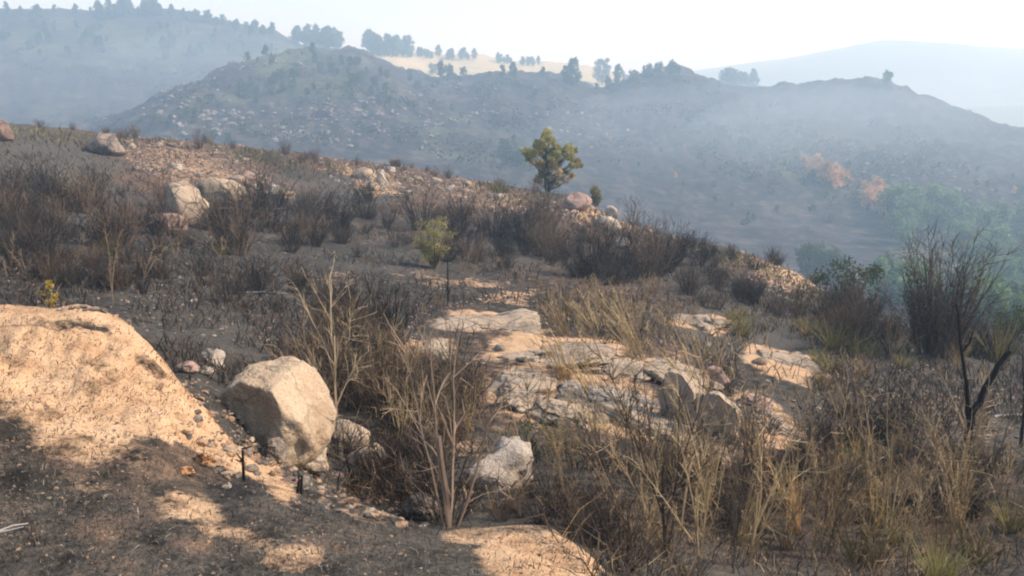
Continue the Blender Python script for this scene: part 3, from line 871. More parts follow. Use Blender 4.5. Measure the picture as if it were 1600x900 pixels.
scatter(28, [(560, 640, 120, 60, 10), (700, 700, 110, 40, 10), (820, 720, 80, 40, 10)], (0.5, 1.15), STALK, "dry_weed", "slender dry weed in the gully thicket", "weed", "slender dry weeds of the gully thicket", 5, 18, 0, 12, zs=(.75, 1.25), clear=.10)
scatter(24, [(250, 420, 260, 30, 0), (700, 440, 180, 20, 5)], (0.5, 1.0), STALK + OLIVE[:1], "dry_weed", "thin dry weed standing on the burnt slope above the gully", "weed", "thin dry weeds above the gully", 12, 36, 0, 10, zs=(.75, 1.25), clear=.10)

scatter(22, [(880, 800, 60, 40, 30), (1000, 880, 90, 40, 20), (800, 790, 50, 26, 0), (620, 770, 60, 20, 20)], (0.22, 0.5), BROWN + BURNT + STALK[:2], "twiggy_weed", "twiggy dead weed at the verge lip", "weed", "twiggy weeds along the verge lip", 3.4, 9, 0, 14, zs=(.75, 1.25), clear=.10)

# plants that stand out one by one
def sapling(seed, h, forks, c, rad, twig=.26, sweep=.5, n_tw=26, bend=.05):
    """bare sapling: trunk, then forks [(height, x lean, y lean, length)], each with fine twigs"""
    r = np.random.default_rng(seed)
    s = Stems()
    tr = curve_pts((0, 0, -.1), (0, 0, 1), h * .55, 6, r, bend)
    s.stem(tr, rad, rad * .7, jit(c, r, .1), 4)
    for (z, lx, ly, L) in forks:
        i = min(5, int(z * 5))
        pts = curve_pts(tr[i], (lx, ly, 1), L, 8, r, .06)
        s.stem(pts, rad * .62, rad * .18, jit(c, r, .2), 4)
        for j in range(n_tw):
            k = r.integers(2, 8)
            dd = unit(pts[k] - pts[k - 1]) + r.normal(size=3) * sweep
            tp = curve_pts(pts[k - 1] + (pts[k] - pts[k - 1]) * r.uniform(), dd, h * twig * r.uniform(.3, 1), 4, r, .12)
            s.stem(tp, rad * .25, rad * .1, jit(c, r, .3))
            for q in range(2):
                s.stem(curve_pts(tp[r.integers(1, 4)], unit(tp[-1] - tp[0]) + r.normal(size=3) * .5, h * twig * .3, 3, r, .1), rad * .16, rad * .09, jit(c, r, .3))
    return s


straw, grey_tw, char = (.40, .28, .17), (.25, .19, .14), (.03, .025, .022)
plant("sapling", sapling(501, 2.25, [(.62, -.24, .1, 1.0), (.66, .16, -.1, .95), (.8, -.06, .2, .85), (.45, -.5, 0, .55), (.5, .45, .2, .6)], (.52, .39, .24), .015, n_tw=11, twig=.17).mesh("sapling", MAT['plant']), 532, 692, "tall bare straw coloured sapling with a forked stem, right of the big boulder", "sapling", rot=0)
plant("sapling", sapling(502, 1.05, [(.05, -.22, 0, 1.0), (.05, .02, 0, 1.05), (.1, .36, .1, .85), (.1, -.1, .3, .8)], (.34, .24, .17), .013, n_tw=9).mesh("sapling", MAT['plant']), 702, 822, "bare sapling of several pale stems rising from the gully edge", "sapling", rot=0, rmax=5.6)
plant("dead_sapling", sapling(503, 1.0, [(.5, -.12, 0, .6), (.7, .18, 0, .5)], (.16, .11, .085), .012, n_tw=8).mesh("dead_sapling", MAT['plant']), 492, 650, "thin dark stem leaning on the right side of the big boulder", "sapling", rot=0, roty=-.12)
plant("dry_weed", weed_stalk(504, 1.25, 2, 16, straw, .008, .05, .10).mesh("dry_weed", MAT['plant']), 178, 470, "tall paired dry stalks standing behind the earth mound", "weed", rmin=7.5, rmax=22, scale=1.15)
plant("yellow_weed", leafy(505, [((rng.normal() * .04, rng.normal() * .04, .04 + .05 * k), .055) for k in range(8)], 26, .026, (.30, .22, .04), (.62, .46, .12), 3, .4).mesh("yellow_weed", MAT['plant']), 76, 476, "small yellow leafy weed on the top of the earth mound", "weed", rmax=8, scale=.42)
_r = np.random.default_rng(506)
_b = leafy(506, [((math.cos(t) * q * .36, math.sin(t) * q * .36, z), .13) for t, q, z in zip(_r.uniform(0, 6.28, 44), _r.uniform(.1, 1, 44), _r.uniform(.22, .95, 44) )], 60, .034, (.17, .15, .05), (.42, .36, .14), 30, .95, (.16, .12, .07), aspect=.2)
plant("broom_bush", _b.mesh("broom_bush", MAT['plant']), 678, 420, "bright yellow green broom bush alone in the dark scrub belt", "bush", scale=1.5, rmin=15)
plant("broom_bush", OLIVE[1], 96, 305, "small yellowish bush in the scrub on the far left", "bush", scale=.95, rmin=20)
plant("broom_bush", OLIVE[2], 1160, 525, "olive green bush left of the bright tan slab", "bush", scale=.62, rmin=10)
plant("broom_bush", OLIVE[3], 1300, 545, "olive yellow bush right of the bright tan slab", "bush", scale=.7, rmin=10)
plant("broom_bush", OLIVE[0], 1560, 565, "orange brown bush near the right edge of the slope", "bush", scale=.95, rmin=10)
plant("green_shrub", GREENB[0], 1596, 535, "dark green leafy bush cut by the right picture edge", "bush", scale=1.05, rmin=10)
plant("green_shrub", GREENB[1], 872, 712, "low green leafy weed growing in front of the pale slabs", "weed", scale=.42, rmin=5)
plant("green_shrub", OLIVE[1], 800, 745, "greenish tuft at the right end of the grey boulder in the gully", "weed", scale=.5, rmin=5)
plant("grass_tuft", grass_tuft(507, 190, 1.0, .6, .2, .006, (.30, .27, .09), (.62, .56, .24)).mesh("grass_tuft", MAT['plant']), 1465, 905, "bright yellow green grass tuft at the bottom right", "grass tuft", scale=.34, rmin=4)
plant("reed_clump", grass_tuft(508, 40, 1.0, .16, .03, .006, (.50, .33, .15), (.66, .48, .25), lean=(-.28, 0), droop=-.02, heads=8).mesh("reed_clump", MAT['plant']), 1248, 835, "bright straw bundle bent to the left on the lower right bank", "reed clump", scale=.85, rot=0, rmin=4.5)
for i, (x, y, sc, l) in enumerate([(1105, 640, 1.35, "tall straw stems leaning left across the pale slabs, beside the black faced boulders"), (1000, 560, 1.25, "tall straw stems leaning left above the wide pale slab"), (930, 620, 1.1, "tall straw stems leaning left in front of the largest slab"), (1010, 700, 1.0, "dense leaning straw stems below the lower right slab"), (880, 520, 1.0, "leaning straw stems behind the wide pale slab")]):
    plant("reed_clump", LEAN[i % 4], x, y, l, "reed clump", scale=sc, rot=0.1 * i, rmin=6)
plant("burnt_bush", shrub(510, stems=110, h=1.0, spread=.33, base=.12, rad=.0052, twigs=10, twig_len=.2, dark=(.07, .052, .042), pale=(.16, .12, .09), pale_frac=.2, bend=.06).mesh("burnt_bush", MAT['plant']), 1465, 556, "largest blackened bush, a tall fan of bare stems at the right end of the crest", "burnt bush", scale=2.6, rmin=18, rmax=40)
plant("green_shrub", GREENB[2], 1330, 470, "tall dark green bush rising behind the right shoulder of the crest", "bush", scale=1.6, rmin=18, rmax=45)

THIN = [sapling(520 + i, 1.0, [(.3 + .12 * k, rng.normal() * .22 - .08, rng.normal() * .2, rng.uniform(.45, .75)) for k in range(4)], [(.46, .34, .19), (.30, .21, .13), (.42, .30, .14), (.10, .075, .058), (.52, .39, .21), (.20, .15, .09)][i], .0075, n_tw=13, twig=.2) .mesh("thin_sapling", MAT['plant']) for i in range(6)]
scatter(34, [(560, 660, 110, 60, 10), (680, 720, 120, 50, 10), (640, 620, 110, 50, 0)], (0.8, 1.6), THIN, "thin_sapling", "thin bare sapling in the gully thicket", "sapling", "thin saplings of the gully thicket", 5, 20, .02, 10, zs=(.8, 1.2), clear=.1)
scatter(40, [(960, 760, 150, 50, 10), (1150, 770, 150, 60, 5), (1380, 760, 200, 60, 0), (1250, 850, 260, 50, 0)], (0.7, 1.6), THIN, "thin_sapling", "thin bare sapling on the lower right bank", "sapling", "thin saplings of the lower right bank", 4.5, 16, .02, 14, zs=(.8, 1.2), clear=.2)
scatter(24, [(930, 600, 130, 90, 15), (940, 500, 120, 40, 10)], (0.7, 1.5), THIN[:1] + THIN[2:3] + THIN[4:5] + LEAN, "straw_stalk", "tall straw yellow stalk among the pale central slabs", "weed", "straw stalks among the central slabs", 8, 24, .02, 12, zs=(.8, 1.2), clear=.4)

scatter(30, [(600, 725, 80, 36, 20), (660, 785, 70, 26, 15), (560, 740, 50, 24, 30)], (0.4, 0.95), BURNT, "charred_brush", "tangled black brush in the hollow of the gully", "dead shrub", "tangled black brush of the gully hollow", 4.2, 10, .05, 24, clear=.06)
scatter(18, [(1180, 840, 120, 40, 5), (1420, 840, 150, 50, 0), (1010, 850, 60, 40, 10)], (0.9, 1.6), [THIN[0], THIN[2], THIN[4], STALK[1], STALK[3]], "tall_straw", "very tall pale straw stem on the near right bank", "weed", "very tall straw stems of the near right bank", 4.5, 10, .02, 10, zs=(.8, 1.2))
for x, y, sc, l in [(1340, 880, .42, "yellow green brush at the bottom edge, left of the bright green tuft"), (1400, 850, .38, "small yellow green brush just above the bright green tuft"), (1520, 880, .46, "yellow green brush in the bottom right corner area"), (1580, 830, .50, "olive brush at the right picture edge near the bottom"), (1335, 740, .46, "slim yellow green brush left of the forked stump")]:
    plant("broom_bush", OLIVE[int(sc * 100) % 4], x, y, l, "bush", scale=sc, rmin=4)

# forked charred snag
g, _, dist = at(1514, 752, 6, 14)
m = dist / FPX
snag = tag(link("burnt_snag", None, None, g), "forked charred tree stump standing at the right, one limb thick and broken off", "tree stump")


def limb(pts, r0, r1, seed, sides=7):
    r = np.random.default_rng(seed)
    s = Stems()
    pts = np.array([(x * m, yy, z * m) for (x, yy, z) in pts])
    t = np.linspace(0, len(pts) - 1, len(pts) * 3)
    P = pchip(np.arange(len(pts)), pts, t) + r.normal(size=(len(t), 3)) * r0 * .16
    s.stem(P, r0, r1, np.array([jit((.028, .022, .02), r, .5) for _ in t]), sides)
    return s.mesh("limb", MAT['plant'])


link("trunk", limb([(2, 0, -14), (0, 0, 20), (-5, 0, 60), (-9, .02, 92)], 7.0 * m, 5.0 * m, 1), snag)
link("branch", limb([(-9, .02, 88), (-14, .04, 130), (-26, .05, 180), (-34, .08, 232), (-37, .1, 245)], 3.2 * m, 1.2 * m, 2), snag)
link("branch", limb([(-9, .02, 86), (2, 0, 120), (16, -.03, 160), (30, -.05, 186)], 5.2 * m, 3.2 * m, 3), snag)
link("twig", limb([(16, -.03, 158), (28, 0, 172), (36, .02, 200)], 1.6 * m, .6 * m, 4, 5), snag)
link("twig", limb([(-26, .05, 180), (-18, .02, 200), (-16, 0, 222)], 1.4 * m, .5 * m, 5, 5), snag)
link("twig", limb([(-4, 0, 62), (-16, -.03, 72), (-24, -.04, 90)], 1.6 * m, .6 * m, 6, 5), snag)
# charred sticks on the bank
for i, (x, y0, y1, lean, l) in enumerate([(381, 752, 688, .05, "thin charred stake at the right end of the earth mound"), (470, 772, 728, -.04, "short charred stake, left of two on the gully bank"), (462, 770, 735, .1, "short charred stake, right of two on the gully bank"), (556, 765, 690, -.1, "charred stake in front of the rough tan boulder"), (582, 770, 715, -.12, "charred stake right of the rough tan boulder"), (1110, 790, 690, .02, "thin charred upright stick below the black faced boulders"), (1595, 700, 560, .0, "thin dark stem at the right picture edge"), (700, 475, 388, .03, "thin dark upright stem in front of the yellow green broom bush")]):
    g, _, dist = at(x, y0, 3, 40)
    r = np.random.default_rng(600 + i)
    L = (y0 - y1) * dist / FPX
    s = Stems()
    s.stem(curve_pts((0, 0, -.05), (lean, 0, 1), L, 6, r, .06), .010 * dist / 5 ** .9 if dist < 9 else .025, .006, (.03, .024, .02), 5)
    for j in range(3):
        s.stem(curve_pts((0, 0, L * r.uniform(.4, .85)), (r.normal(), r.normal(), 1), L * .25, 3, r, .1), .006, .003, (.03, .024, .02))
    tag(link("charred_stick", s.mesh("charred_stick", MAT['plant']), None, g), l, "stick")
# fallen pale branches
for i, (x, y, L, ang, l) in enumerate([(1450, 672, .55, -30, "bleached fallen branch on the ash flat, left of the forked stump"), (1580, 655, .5, -10, "bleached fallen branch on the ash flat, right of the forked stump"), (245, 380, 1.3, -12, "pale fallen branch below the tall tan rock"), (400, 460, 1.2, 8, "pale fallen branch on the slope behind the big boulder"), (30, 825, .35, 40, "thin whitish curved twig on the burnt ground at the left edge"), (395, 466, .9, 0, "second pale fallen branch on the slope behind the big boulder")]):
    g, _, dist = at(x, y, 2.5, 45)
    r = np.random.default_rng(640 + i)
    s = Stems()
    a = math.radians(ang)
    P = curve_pts((-L / 2 * math.cos(a), 0, .03 - L / 2 * math.sin(a) * .2), (math.cos(a), r.normal() * .3, math.sin(a) * .3), L, 6, r, .15)
    rr = .0028 * dist ** .75
    s.stem(P, rr, rr * .4, (.46, .41, .36), 4)
    for j in range(3): s.stem(curve_pts(P[2 + j % 3], (math.cos(a) + r.normal() * .5, r.normal() * .6, .3), L * .3, 3, r, .12), rr * .6, rr * .3, (.42, .37, .32))
    tag(link("fallen_branch", s.mesh("fallen_branch", MAT['plant']), None, g), l, "branch")

# ------------------------------------------------------------------ trees
def crown_clumps(r, h, w, n, z0=.22, taper=.75):
    out = []
    for i in range(n):
        t = (i + r.uniform()) / n
        z = h * (z0 + (1 - z0) * t * .94)
        R = w * (1 - taper * t ** 1.4) * (.55 + .45 * min(1, t * 4))
        a = r.uniform(0, 6.283)
        q = r.uniform(.25, 1.0)
        out.append(((math.cos(a) * R * q, math.sin(a) * R * q, z), R * r.uniform(.22, .42) + .045 * h))
    return out


def tree_protos(n, base_seed, w, clumps, leaves, leaf, c0, c1, taper):
    out = []
    for i in range(n):
        r = np.random.default_rng(base_seed + i)
        cr = leafy(base_seed + i, crown_clumps(r, 1.0, w * r.uniform(.8, 1.2), clumps, .16, taper), leaves, leaf, c0, c1)
        s = Stems()
        tp = curve_pts((0, 0, -.06), (0, 0, 1), .9, 7, r, .04)
        s.stem(tp, .028, .006, (.07, .055, .045), 5)
        for j in range(7):
            k = r.integers(2, 6)
            a = r.uniform(0, 6.28)
            s.stem(curve_pts(tp[k], (math.cos(a), math.sin(a), .45), w * .7, 3, r, .1), .009, .003, (.07, .055, .045))
        out.append((s.mesh("trunk", MAT['far_plant']), cr.mesh("crown", MAT['far_plant'])))
    return out


PINES = tree_protos(6, 700, .36, 26, 40, .060, (.045, .075, .038), (.13, .175, .085), .6)
ROUND = tree_protos(5, 720, .48, 26, 40, .070, (.045, .068, .032), (.14, .17, .075), .35)
VALLEY = tree_protos(4, 730, .48, 26, 40, .070, (.07, .12, .05), (.19, .27, .11), .35)
GONE = tree_protos(4, 740, .42, 18, 24, .070, (.36, .19, .07), (.64, .37, .16), .35)


def tree(protos, px, py, hpx, label, cat, group, rmin=150, rmax=700, name="pine_tree", hm=None):
    g = at(px, py, rmin, rmax)
    if g is None: return
    hit, nrm, dist = g
    h = hpx * dist / FPX if hm is None else hm
    t, c = protos[rng.integers(len(protos))]
    wd = h * rng.uniform(.85, 1.15)
    o = link(name, None, None, hit, (0, 0, rng.uniform(0, 6.28)), (wd, wd, h))
    tag(o, label, cat, group)
    link("trunk", t, o)
    link("crown", c, o)
    return o


def crest(xs, pts, jitter=2.0):
    kx, ky = zip(*pts)
    return [(x, float(np.interp(x, kx, ky)) + rng.uniform(0, jitter)) for x in xs]


BACK = [(0, 20), (130, 22), (250, 18), (350, 38), (430, 54), (480, 76), (560, 83), (640, 87), (740, 91), (800, 99), (860, 103), (930, 112), (1000, 124), (1100, 130), (1200, 139), (1240, 147)]
for x, y in crest(np.concatenate([rng.uniform(140, 262, 30), rng.uniform(262, 430, 26), rng.uniform(-40, 140, 7)]), BACK, 8):
    tree(PINES + ROUND[:2], x, y, rng.uniform(9, 27 if 130 < x < 270 else 18), "dark pine on the skyline of the left hill", "pine tree", "pines on the skyline of the left hill", 480)
for x, y in crest(np.concatenate([rng.uniform(462, 640, 46), rng.uniform(640, 742, 20)]), BACK, 4):
    tree(PINES, x, y, rng.uniform(18, 33) * (1 if x < 640 else .55), "green pine in the long tree line above the bare field", "pine tree", "pines of the tree line above the field", 520)
for x, y in crest(rng.uniform(757, 842, 15), BACK, 3):
    tree(PINES, x, y, rng.uniform(8, 14), "small pine in the short tree line at the far edge of the field", "pine tree", "pines at the far edge of the field", 520)
for x, y in crest(rng.uniform(1092, 1245, 30), BACK, 6):
    tree(PINES + ROUND[:2], x, y, rng.uniform(13, 28), "hazy pine in the faint grove behind the right spur", "pine tree", "hazy pines behind the right spur", 450)
for x, y, h, l in [(676, 117, 17, "leftmost of the trees standing in the bare field, round and small"), (690, 120, 23, "round tree standing in the middle of the bare field group"), (703, 122, 20, "rightmost of the trees standing in the bare field")]:
    tree(ROUND, x, y, h, l, "tree", None, 340, 640, "field_tree")
for x, y, h, l in [(785, 122, 20, "dark pine left of a pair at the lower edge of the field"), (802, 122, 24, "dark pine right of a pair at the lower edge of the field"), (848, 122, 17, "small dark pine on the spur crest under the field"), (884, 132, 28, "broad dark pine on the spur crest at the right end of the field"), (896, 134, 42, "tallest pine on the spur crest at the right end of the field"),
                   (932, 148, 18, "short pine in the notch of the spur crest"), (941, 132, 38, "tall pine standing alone in the notch right of the field"), (950, 140, 20, "small pine beside the lone tall pine in the notch"), (966, 134, 32, "slim upright pine right of the notch")]:
    tree(PINES, x, y, h, l, "pine tree", None, 330, 640)
for x in rng.uniform(985, 1065, 11):
    tree(PINES + ROUND, x, float(np.interp(x, [985, 1000, 1050, 1065], [124, 120, 115, 118])) + rng.uniform(0, 4), rng.uniform(9, 20), "pine on the rocky knoll of the spur right of the notch", "pine tree", "pines on the rocky knoll of the spur", 340, 640)
tree(ROUND, 1385, 135, 21, "lone tree on the skyline of the right spur", "tree", None, 340, 640, "lone_tree")
tree(PINES, 1372, 133, 7, "tiny bush left of the lone tree on the right spur", "bush", None, 340, 640, "hill_bush")

# shrubs scattered over the hills
def hill_scatter(n, areas, hpx, protos, label, cat, group, rmin, rmax, name):
    for i in range(n):
        a = areas[rng.integers(len(areas))]
        t, q = rng.uniform(0, 6.283), math.sqrt(rng.uniform())
        c, s = math.cos(math.radians(a[4])), math.sin(math.radians(a[4]))
        u, v = a[2] * q * math.cos(t), a[3] * q * math.sin(t)
        tree(protos, a[0] + u * c - v * s, a[1] + u * s + v * c, rng.uniform(*hpx), label, cat, group, rmin, rmax, name)


hill_scatter(62, [(200, 62, 190, 30, 8), (80, 68, 90, 20, 0), (330, 70, 110, 26, 10)], (6, 15), ROUND + PINES[:2], "greyish green shrub on the upper slope of the left hill", "shrub", "shrubs on the left hill", 400, 640, "hill_shrub")
hill_scatter(60, [(470, 115, 90, 36, 12), (400, 140, 60, 24, 0), (560, 130, 80, 26, 20)], (7, 17), ROUND + PINES[:2], "green shrub on the rocky spur under the tree line", "shrub", "shrubs on the upper rocky spur", 230, 420, "hill_shrub")
hill_scatter(46, [(740, 140, 130, 22, 5), (330, 200, 90, 20, 10), (640, 190, 160, 40, 15)], (6, 13), ROUND, "small green shrub on the middle of the rocky spur", "shrub", "shrubs on the middle of the rocky spur", 200, 420, "hill_shrub")
hill_scatter(30, [(1090, 190, 70, 10, 25), (1130, 215, 60, 10, 30), (1230, 250, 60, 12, 25)], (6, 12), ROUND, "pale green shrub in the strip running down the right spur", "shrub", "shrubs in the strip down the right spur", 200, 420, "hill_shrub")
hill_scatter(48, [(1285, 280, 40, 14, 25), (1385, 330, 44, 18, 20), (1390, 330, 44, 16, 20)], (16, 34), GONE, "orange scorched shrub on the lower right hillside", "scorched shrub", "orange scorched shrubs on the hillside", 140, 330, "scorched_tree")
hill_scatter(14, [(1330, 290, 90, 20, 20)], (10, 18), ROUND, "green shrub among the orange scorched shrubs", "shrub", "green shrubs among the orange ones", 140, 330, "hill_shrub")
hill_scatter(66, [(1470, 370, 90, 40, 10), (1560, 400, 90, 50, 15), (1440, 345, 50, 20, 0), (1540, 450, 80, 30, 0)], (24, 52), VALLEY, "hazy green tree in the valley at the right", "tree", "green trees in the right valley", 95, 300, "valley_tree")
hill_scatter(10, [(810, 250, 26, 24, 60)], (14, 26), ROUND, "blurred green bush on the slope behind the scorched pine", "bush", "green bushes behind the scorched pine", 150, 330, "hill_bush")
hill_scatter(12, [(1270, 395, 46, 14, 10)], (34, 56), ROUND, "olive bush rising behind the right shoulder of the crest", "bush", "olive bushes behind the right shoulder", 60, 150, "shoulder_bush")
hill_scatter(22, [(1540, 500, 70, 16, 5), (1400, 470, 50, 14, 10)], (36, 70), ROUND + VALLEY + VALLEY, "brownish green bush beyond the crest", "bush", "bushes beyond the right end of the crest", 36, 130, "slope_bush")
hill_scatter(34, [(1150, 320, 160, 30, 10), (1050, 260, 100, 30, 10), (1500, 290, 110, 30, 5)], (6, 13), ROUND + GONE[:1], "small dull shrub on the smooth hazy right hillside", "shrub", "dull shrubs on the right hillside", 150, 400, "hill_shrub")

# the scorched pine on the crest
g, _, dist = at(857, 300, 40, 70)
H = 100 * dist / FPX
r = np.random.default_rng(77)
pine = tag(link("scorched_pine", None, None, g), "yellow green pine with browned lower foliage alone on the crest", "pine tree")
s = Stems()
tp = curve_pts((0, 0, -.3), (.03, 0, 1), H * .85, 9, r, .04)
s.stem(tp, .10, .03, (.07, .055, .045), 7)
s.stem(curve_pts((-.1, .1, -.3), (-.10, .05, 1), H * .55, 7, r, .05), .06, .02, (.07, .055, .045), 6)
cl, cl2 = [], []
lobes = [(-23, 62, 12), (-3, 86, 13), (27, 64, 13), (12, 44, 13), (-6, 26, 10), (37, 46, 8), (-12, 74, 9), (10, 70, 11), (-10, 44, 9), (4, 14, 8), (22, 26, 10), (4, 58, 11)]
for (x, z, R) in [(lx + r.normal() * R_ * .55, lz + r.normal() * R_ * .45, R_ * r.uniform(.38, .62)) for lx, lz, R_ in lobes for _ in range(9)]:
    f = H / 100
    c = (x * 1.15 * f, r.normal() * 14 * f, z * .96 * f)
    (cl2 if z < 52 and r.uniform() < .7 else cl).append((c, R * f))
    s.stem(np.array([tp[min(8, int(z / 14))], (np.array(tp[min(8, int(z / 14))]) + np.array(c)) / 2 + np.array([0, 0, -.1]), c]), .025, .010, (.07, .055, .045), 4)
link("trunk", s.mesh("trunk", MAT['plant']), pine)
link("crown", leafy(78, cl, 130, .10, (.19, .175, .045), (.48, .42, .14), aspect=.3).mesh("crown", MAT['plant']), pine)
link("scorched_foliage", leafy(79, cl2, 130, .10, (.24, .17, .08), (.52, .38, .20), aspect=.3).mesh("scorched_foliage", MAT['plant']), pine)["label"] = "browned lower foliage"
g, _, dist = at(930, 316, 35, 70)
h2 = 34 * dist / FPX
yt = tag(link("young_pine", None, None, g), "small yellowish pine on the crest right of the scorched pine", "pine tree")
s = Stems(); s.stem(curve_pts((0, 0, -.2), (0, 0, 1), h2 * .8, 5, r, .04), .05, .02, (.07, .055, .045), 5)
link("trunk", s.mesh("trunk", MAT['plant']), yt)
link("crown", leafy(80, [((r.normal() * h2 * .13, r.normal() * h2 * .13, h2 * z), h2 * .2) for z in np.linspace(.25, .85, 9)], 130, .09, (.12, .10, .03), (.30, .25, .08), aspect=.22).mesh("crown", MAT['plant']), yt)

# ------------------------------------------------------------------ rocks of the far hillside
HROCK = [rock_mesh("hill_rock", 800 + i, (1, .8, .6), 'hill_rock', sub=2, cuts=8, rough=.08) for i in range(4)]
scatter(200, [(430, 155, 190, 60, 12), (500, 140, 80, 40, 20), (300, 185, 80, 30, 0)], lambda d: rng.uniform(2, 3) * rng.uniform(1, 4) * d / FPX, HROCK, "hill_rock", "pale rock on the left part of the hazy rocky spur", "rock", "rocks on the left part of the spur", 190, 420, .25, 20, zs=(.5, 1.3), patch=26)
scatter(190, [(700, 190, 170, 55, 18), (860, 180, 120, 40, 20)], lambda d: rng.uniform(2, 3) * rng.uniform(1, 4) * d / FPX, HROCK, "hill_rock", "pale rock on the middle of the hazy rocky spur", "rock", "rocks on the middle of the spur", 190, 420, .25, 20, zs=(.5, 1.3), patch=26)
scatter(90, [(1400, 270, 180, 50, 12), (1270, 310, 60, 20, 40), (1040, 150, 70, 24, 25)], lambda d: rng.uniform(2.5, 7.5) * d / FPX, HROCK, "hill_rock", "pale rock on the smooth right hillside", "rock", "rocks on the right hillside", 150, 420, .25, 20, zs=(.5, 1.3), patch=26)


# ------------------------------------------------------------------ cover nobody could count
def cloud_points(n, areas, rmin, rmax, keep=.12, patch=0, thr=.06):
    P, D = [], []
    w = np.array([a[2] * a[3] for a in areas], float); w /= w.sum()
    for i in rng.choice(len(areas), n, p=w):
        a = areas[i]
        t, q = rng.uniform(0, 6.283), math.sqrt(rng.uniform())
        c, s_ = math.cos(math.radians(a[4])), math.sin(math.radians(a[4]))
        u, v = a[2] * q * math.cos(t), a[3] * q * math.sin(t)
        qx, qy = a[0] + u * c - v * s_, a[1] + u * s_ + v * c
        if bare(qx, qy, keep): continue
        h = at(qx, qy, rmin, rmax, 2)
        if h and patch and float(fbm(np.array([h[0].x / patch]), np.array([h[0].y / patch]), 303, 3)[0]) < thr: continue
        if h: P.append(h[0]); D.append(h[2])
    return np.array(P), np.array(D)


def blades(name, pts, dist, h, w, cols, lean=.5, segs=2, label=None):
    """thin upright blades (flat strips with a bend), one mesh"""
    n = len(pts)
    L = rng.uniform(h[0], h[1], (n, 1))
    d = np.concatenate([rng.normal(size=(n, 2)) * lean, np.ones((n, 1))], 1); d = unit(d)
    side = unit(np.cross(d, rng.normal(size=(n, 3)))) * (w * dist[:, None] ** .6) * rng.uniform(.6, 1.3, (n, 1))
    bend = np.concatenate([rng.normal(size=(n, 2)) * .3, -np.abs(rng.normal(size=(n, 1))) * .15], 1)
    p0, p1, p2 = pts - [0, 0, .03], pts + d * L * .55, pts + (d + bend) * L
    V = np.stack([p0 - side, p0 + side, p1 + side * .8, p1 - side * .8, p2], 1).reshape(-1, 3)
    b = np.arange(n)[:, None] * 5
    cols = np.asarray(cols)
    T = cols[rng.integers(len(cols), size=n)] * rng.uniform(.7, 1.3, (n, 1))
    me = mesh_np(name, V, [b + np.array([[0, 1, 2, 3]]), b + np.array([[3, 2, 4]])], [MAT['plant']], False, np.repeat(T, 5, 0))
    return tag(link(name, me), kind="stuff")


STRAW = [(.36, .245, .12), (.25, .16, .08), (.44, .31, .16), (.17, .11, .07), (.22, .17, .075)]
SOOT = [(.035, .03, .026), (.06, .048, .04), (.10, .08, .06), (.045, .036, .03), (.16, .11, .075)]
p, d_ = cloud_points(46000, [(800, 480, 1050, 240, 8)], 8, 75, patch=1.7, thr=-.16)
blades("burnt_grass", p, d_, (.07, .40), .0017, SOOT + SOOT + [(.22, .15, .09), (.08, .06, .045), (.13, .09, .065)], .5)
p, d_ = cloud_points(2000, [(980, 560, 150, 100, 15), (1230, 430, 120, 40, 25), (1200, 560, 180, 60, 15), (960, 470, 120, 60, 10)], 8, 45)
blades("dry_grass", p, d_, (.10, .42), .0020, STRAW, .45)
p, d_ = cloud_points(4600, [(1330, 800, 330, 130, 4), (1050, 770, 170, 90, 8), (1000, 900, 90, 60, 20), (890, 810, 60, 40, 30)], 3.4, 20)
blades("bank_grass", p, d_, (.06, .36), .0012, STRAW[:3] + SOOT + SOOT[:3] + [(.10, .075, .055), (.13, .10, .06)], .6)
p, d_ = cloud_points(7000, [(600, 640, 200, 110, 12), (650, 740, 180, 60, 8)], 4.2, 22)
blades("thicket_grass", p, d_, (.08, .40), .0016, SOOT + STRAW[:2] + [(.13, .09, .065)], .6)
p, d_ = cloud_points(5200, [(300, 800, 420, 120, 6), (650, 860, 320, 60, 3), (0, 760, 250, 150, 0)], 1.8, 6)
blades("stubble", p, d_, (.012, .055), .0008, SOOT + [(.22, .17, .12), (.34, .30, .25), (.17, .12, .08), (.26, .19, .12)], 1.2)

CREST = [(0, 196), (200, 216), (400, 236), (600, 262), (800, 296), (900, 313), (955, 342), (1040, 374), (1150, 397), (1250, 434), (1310, 474)]
P_, D_ = [], []
for x in rng.uniform(-60, 1310, 3000):
    h = at(x, float(np.interp(x, *zip(*CREST))) + abs(rng.normal()) * 13 + 1, 25, 75, 6)
    if h and float(fbm(np.array([h[0].x / 3]), np.array([h[0].y / 3]), 77, 3)[0]) > -.12: P_.append(h[0]); D_.append(h[2])
blades("crest_grass", np.array(P_), np.array(D_), (.10, .55), .0026, [(.20, .15, .075), (.30, .24, .10), (.15, .11, .075), (.24, .22, .09), (.10, .075, .055)], .5)
p, d_ = cloud_points(2600, [(110, 570, 210, 90, 10), (270, 640, 90, 50, 50), (850, 870, 90, 40, 5)], 2.5, 7)
blades("mound_litter", p, d_, (.012, .05), .0009, [(.20, .11, .065), (.13, .08, .05), (.30, .18, .10), (.09, .06, .045)], 2.0)


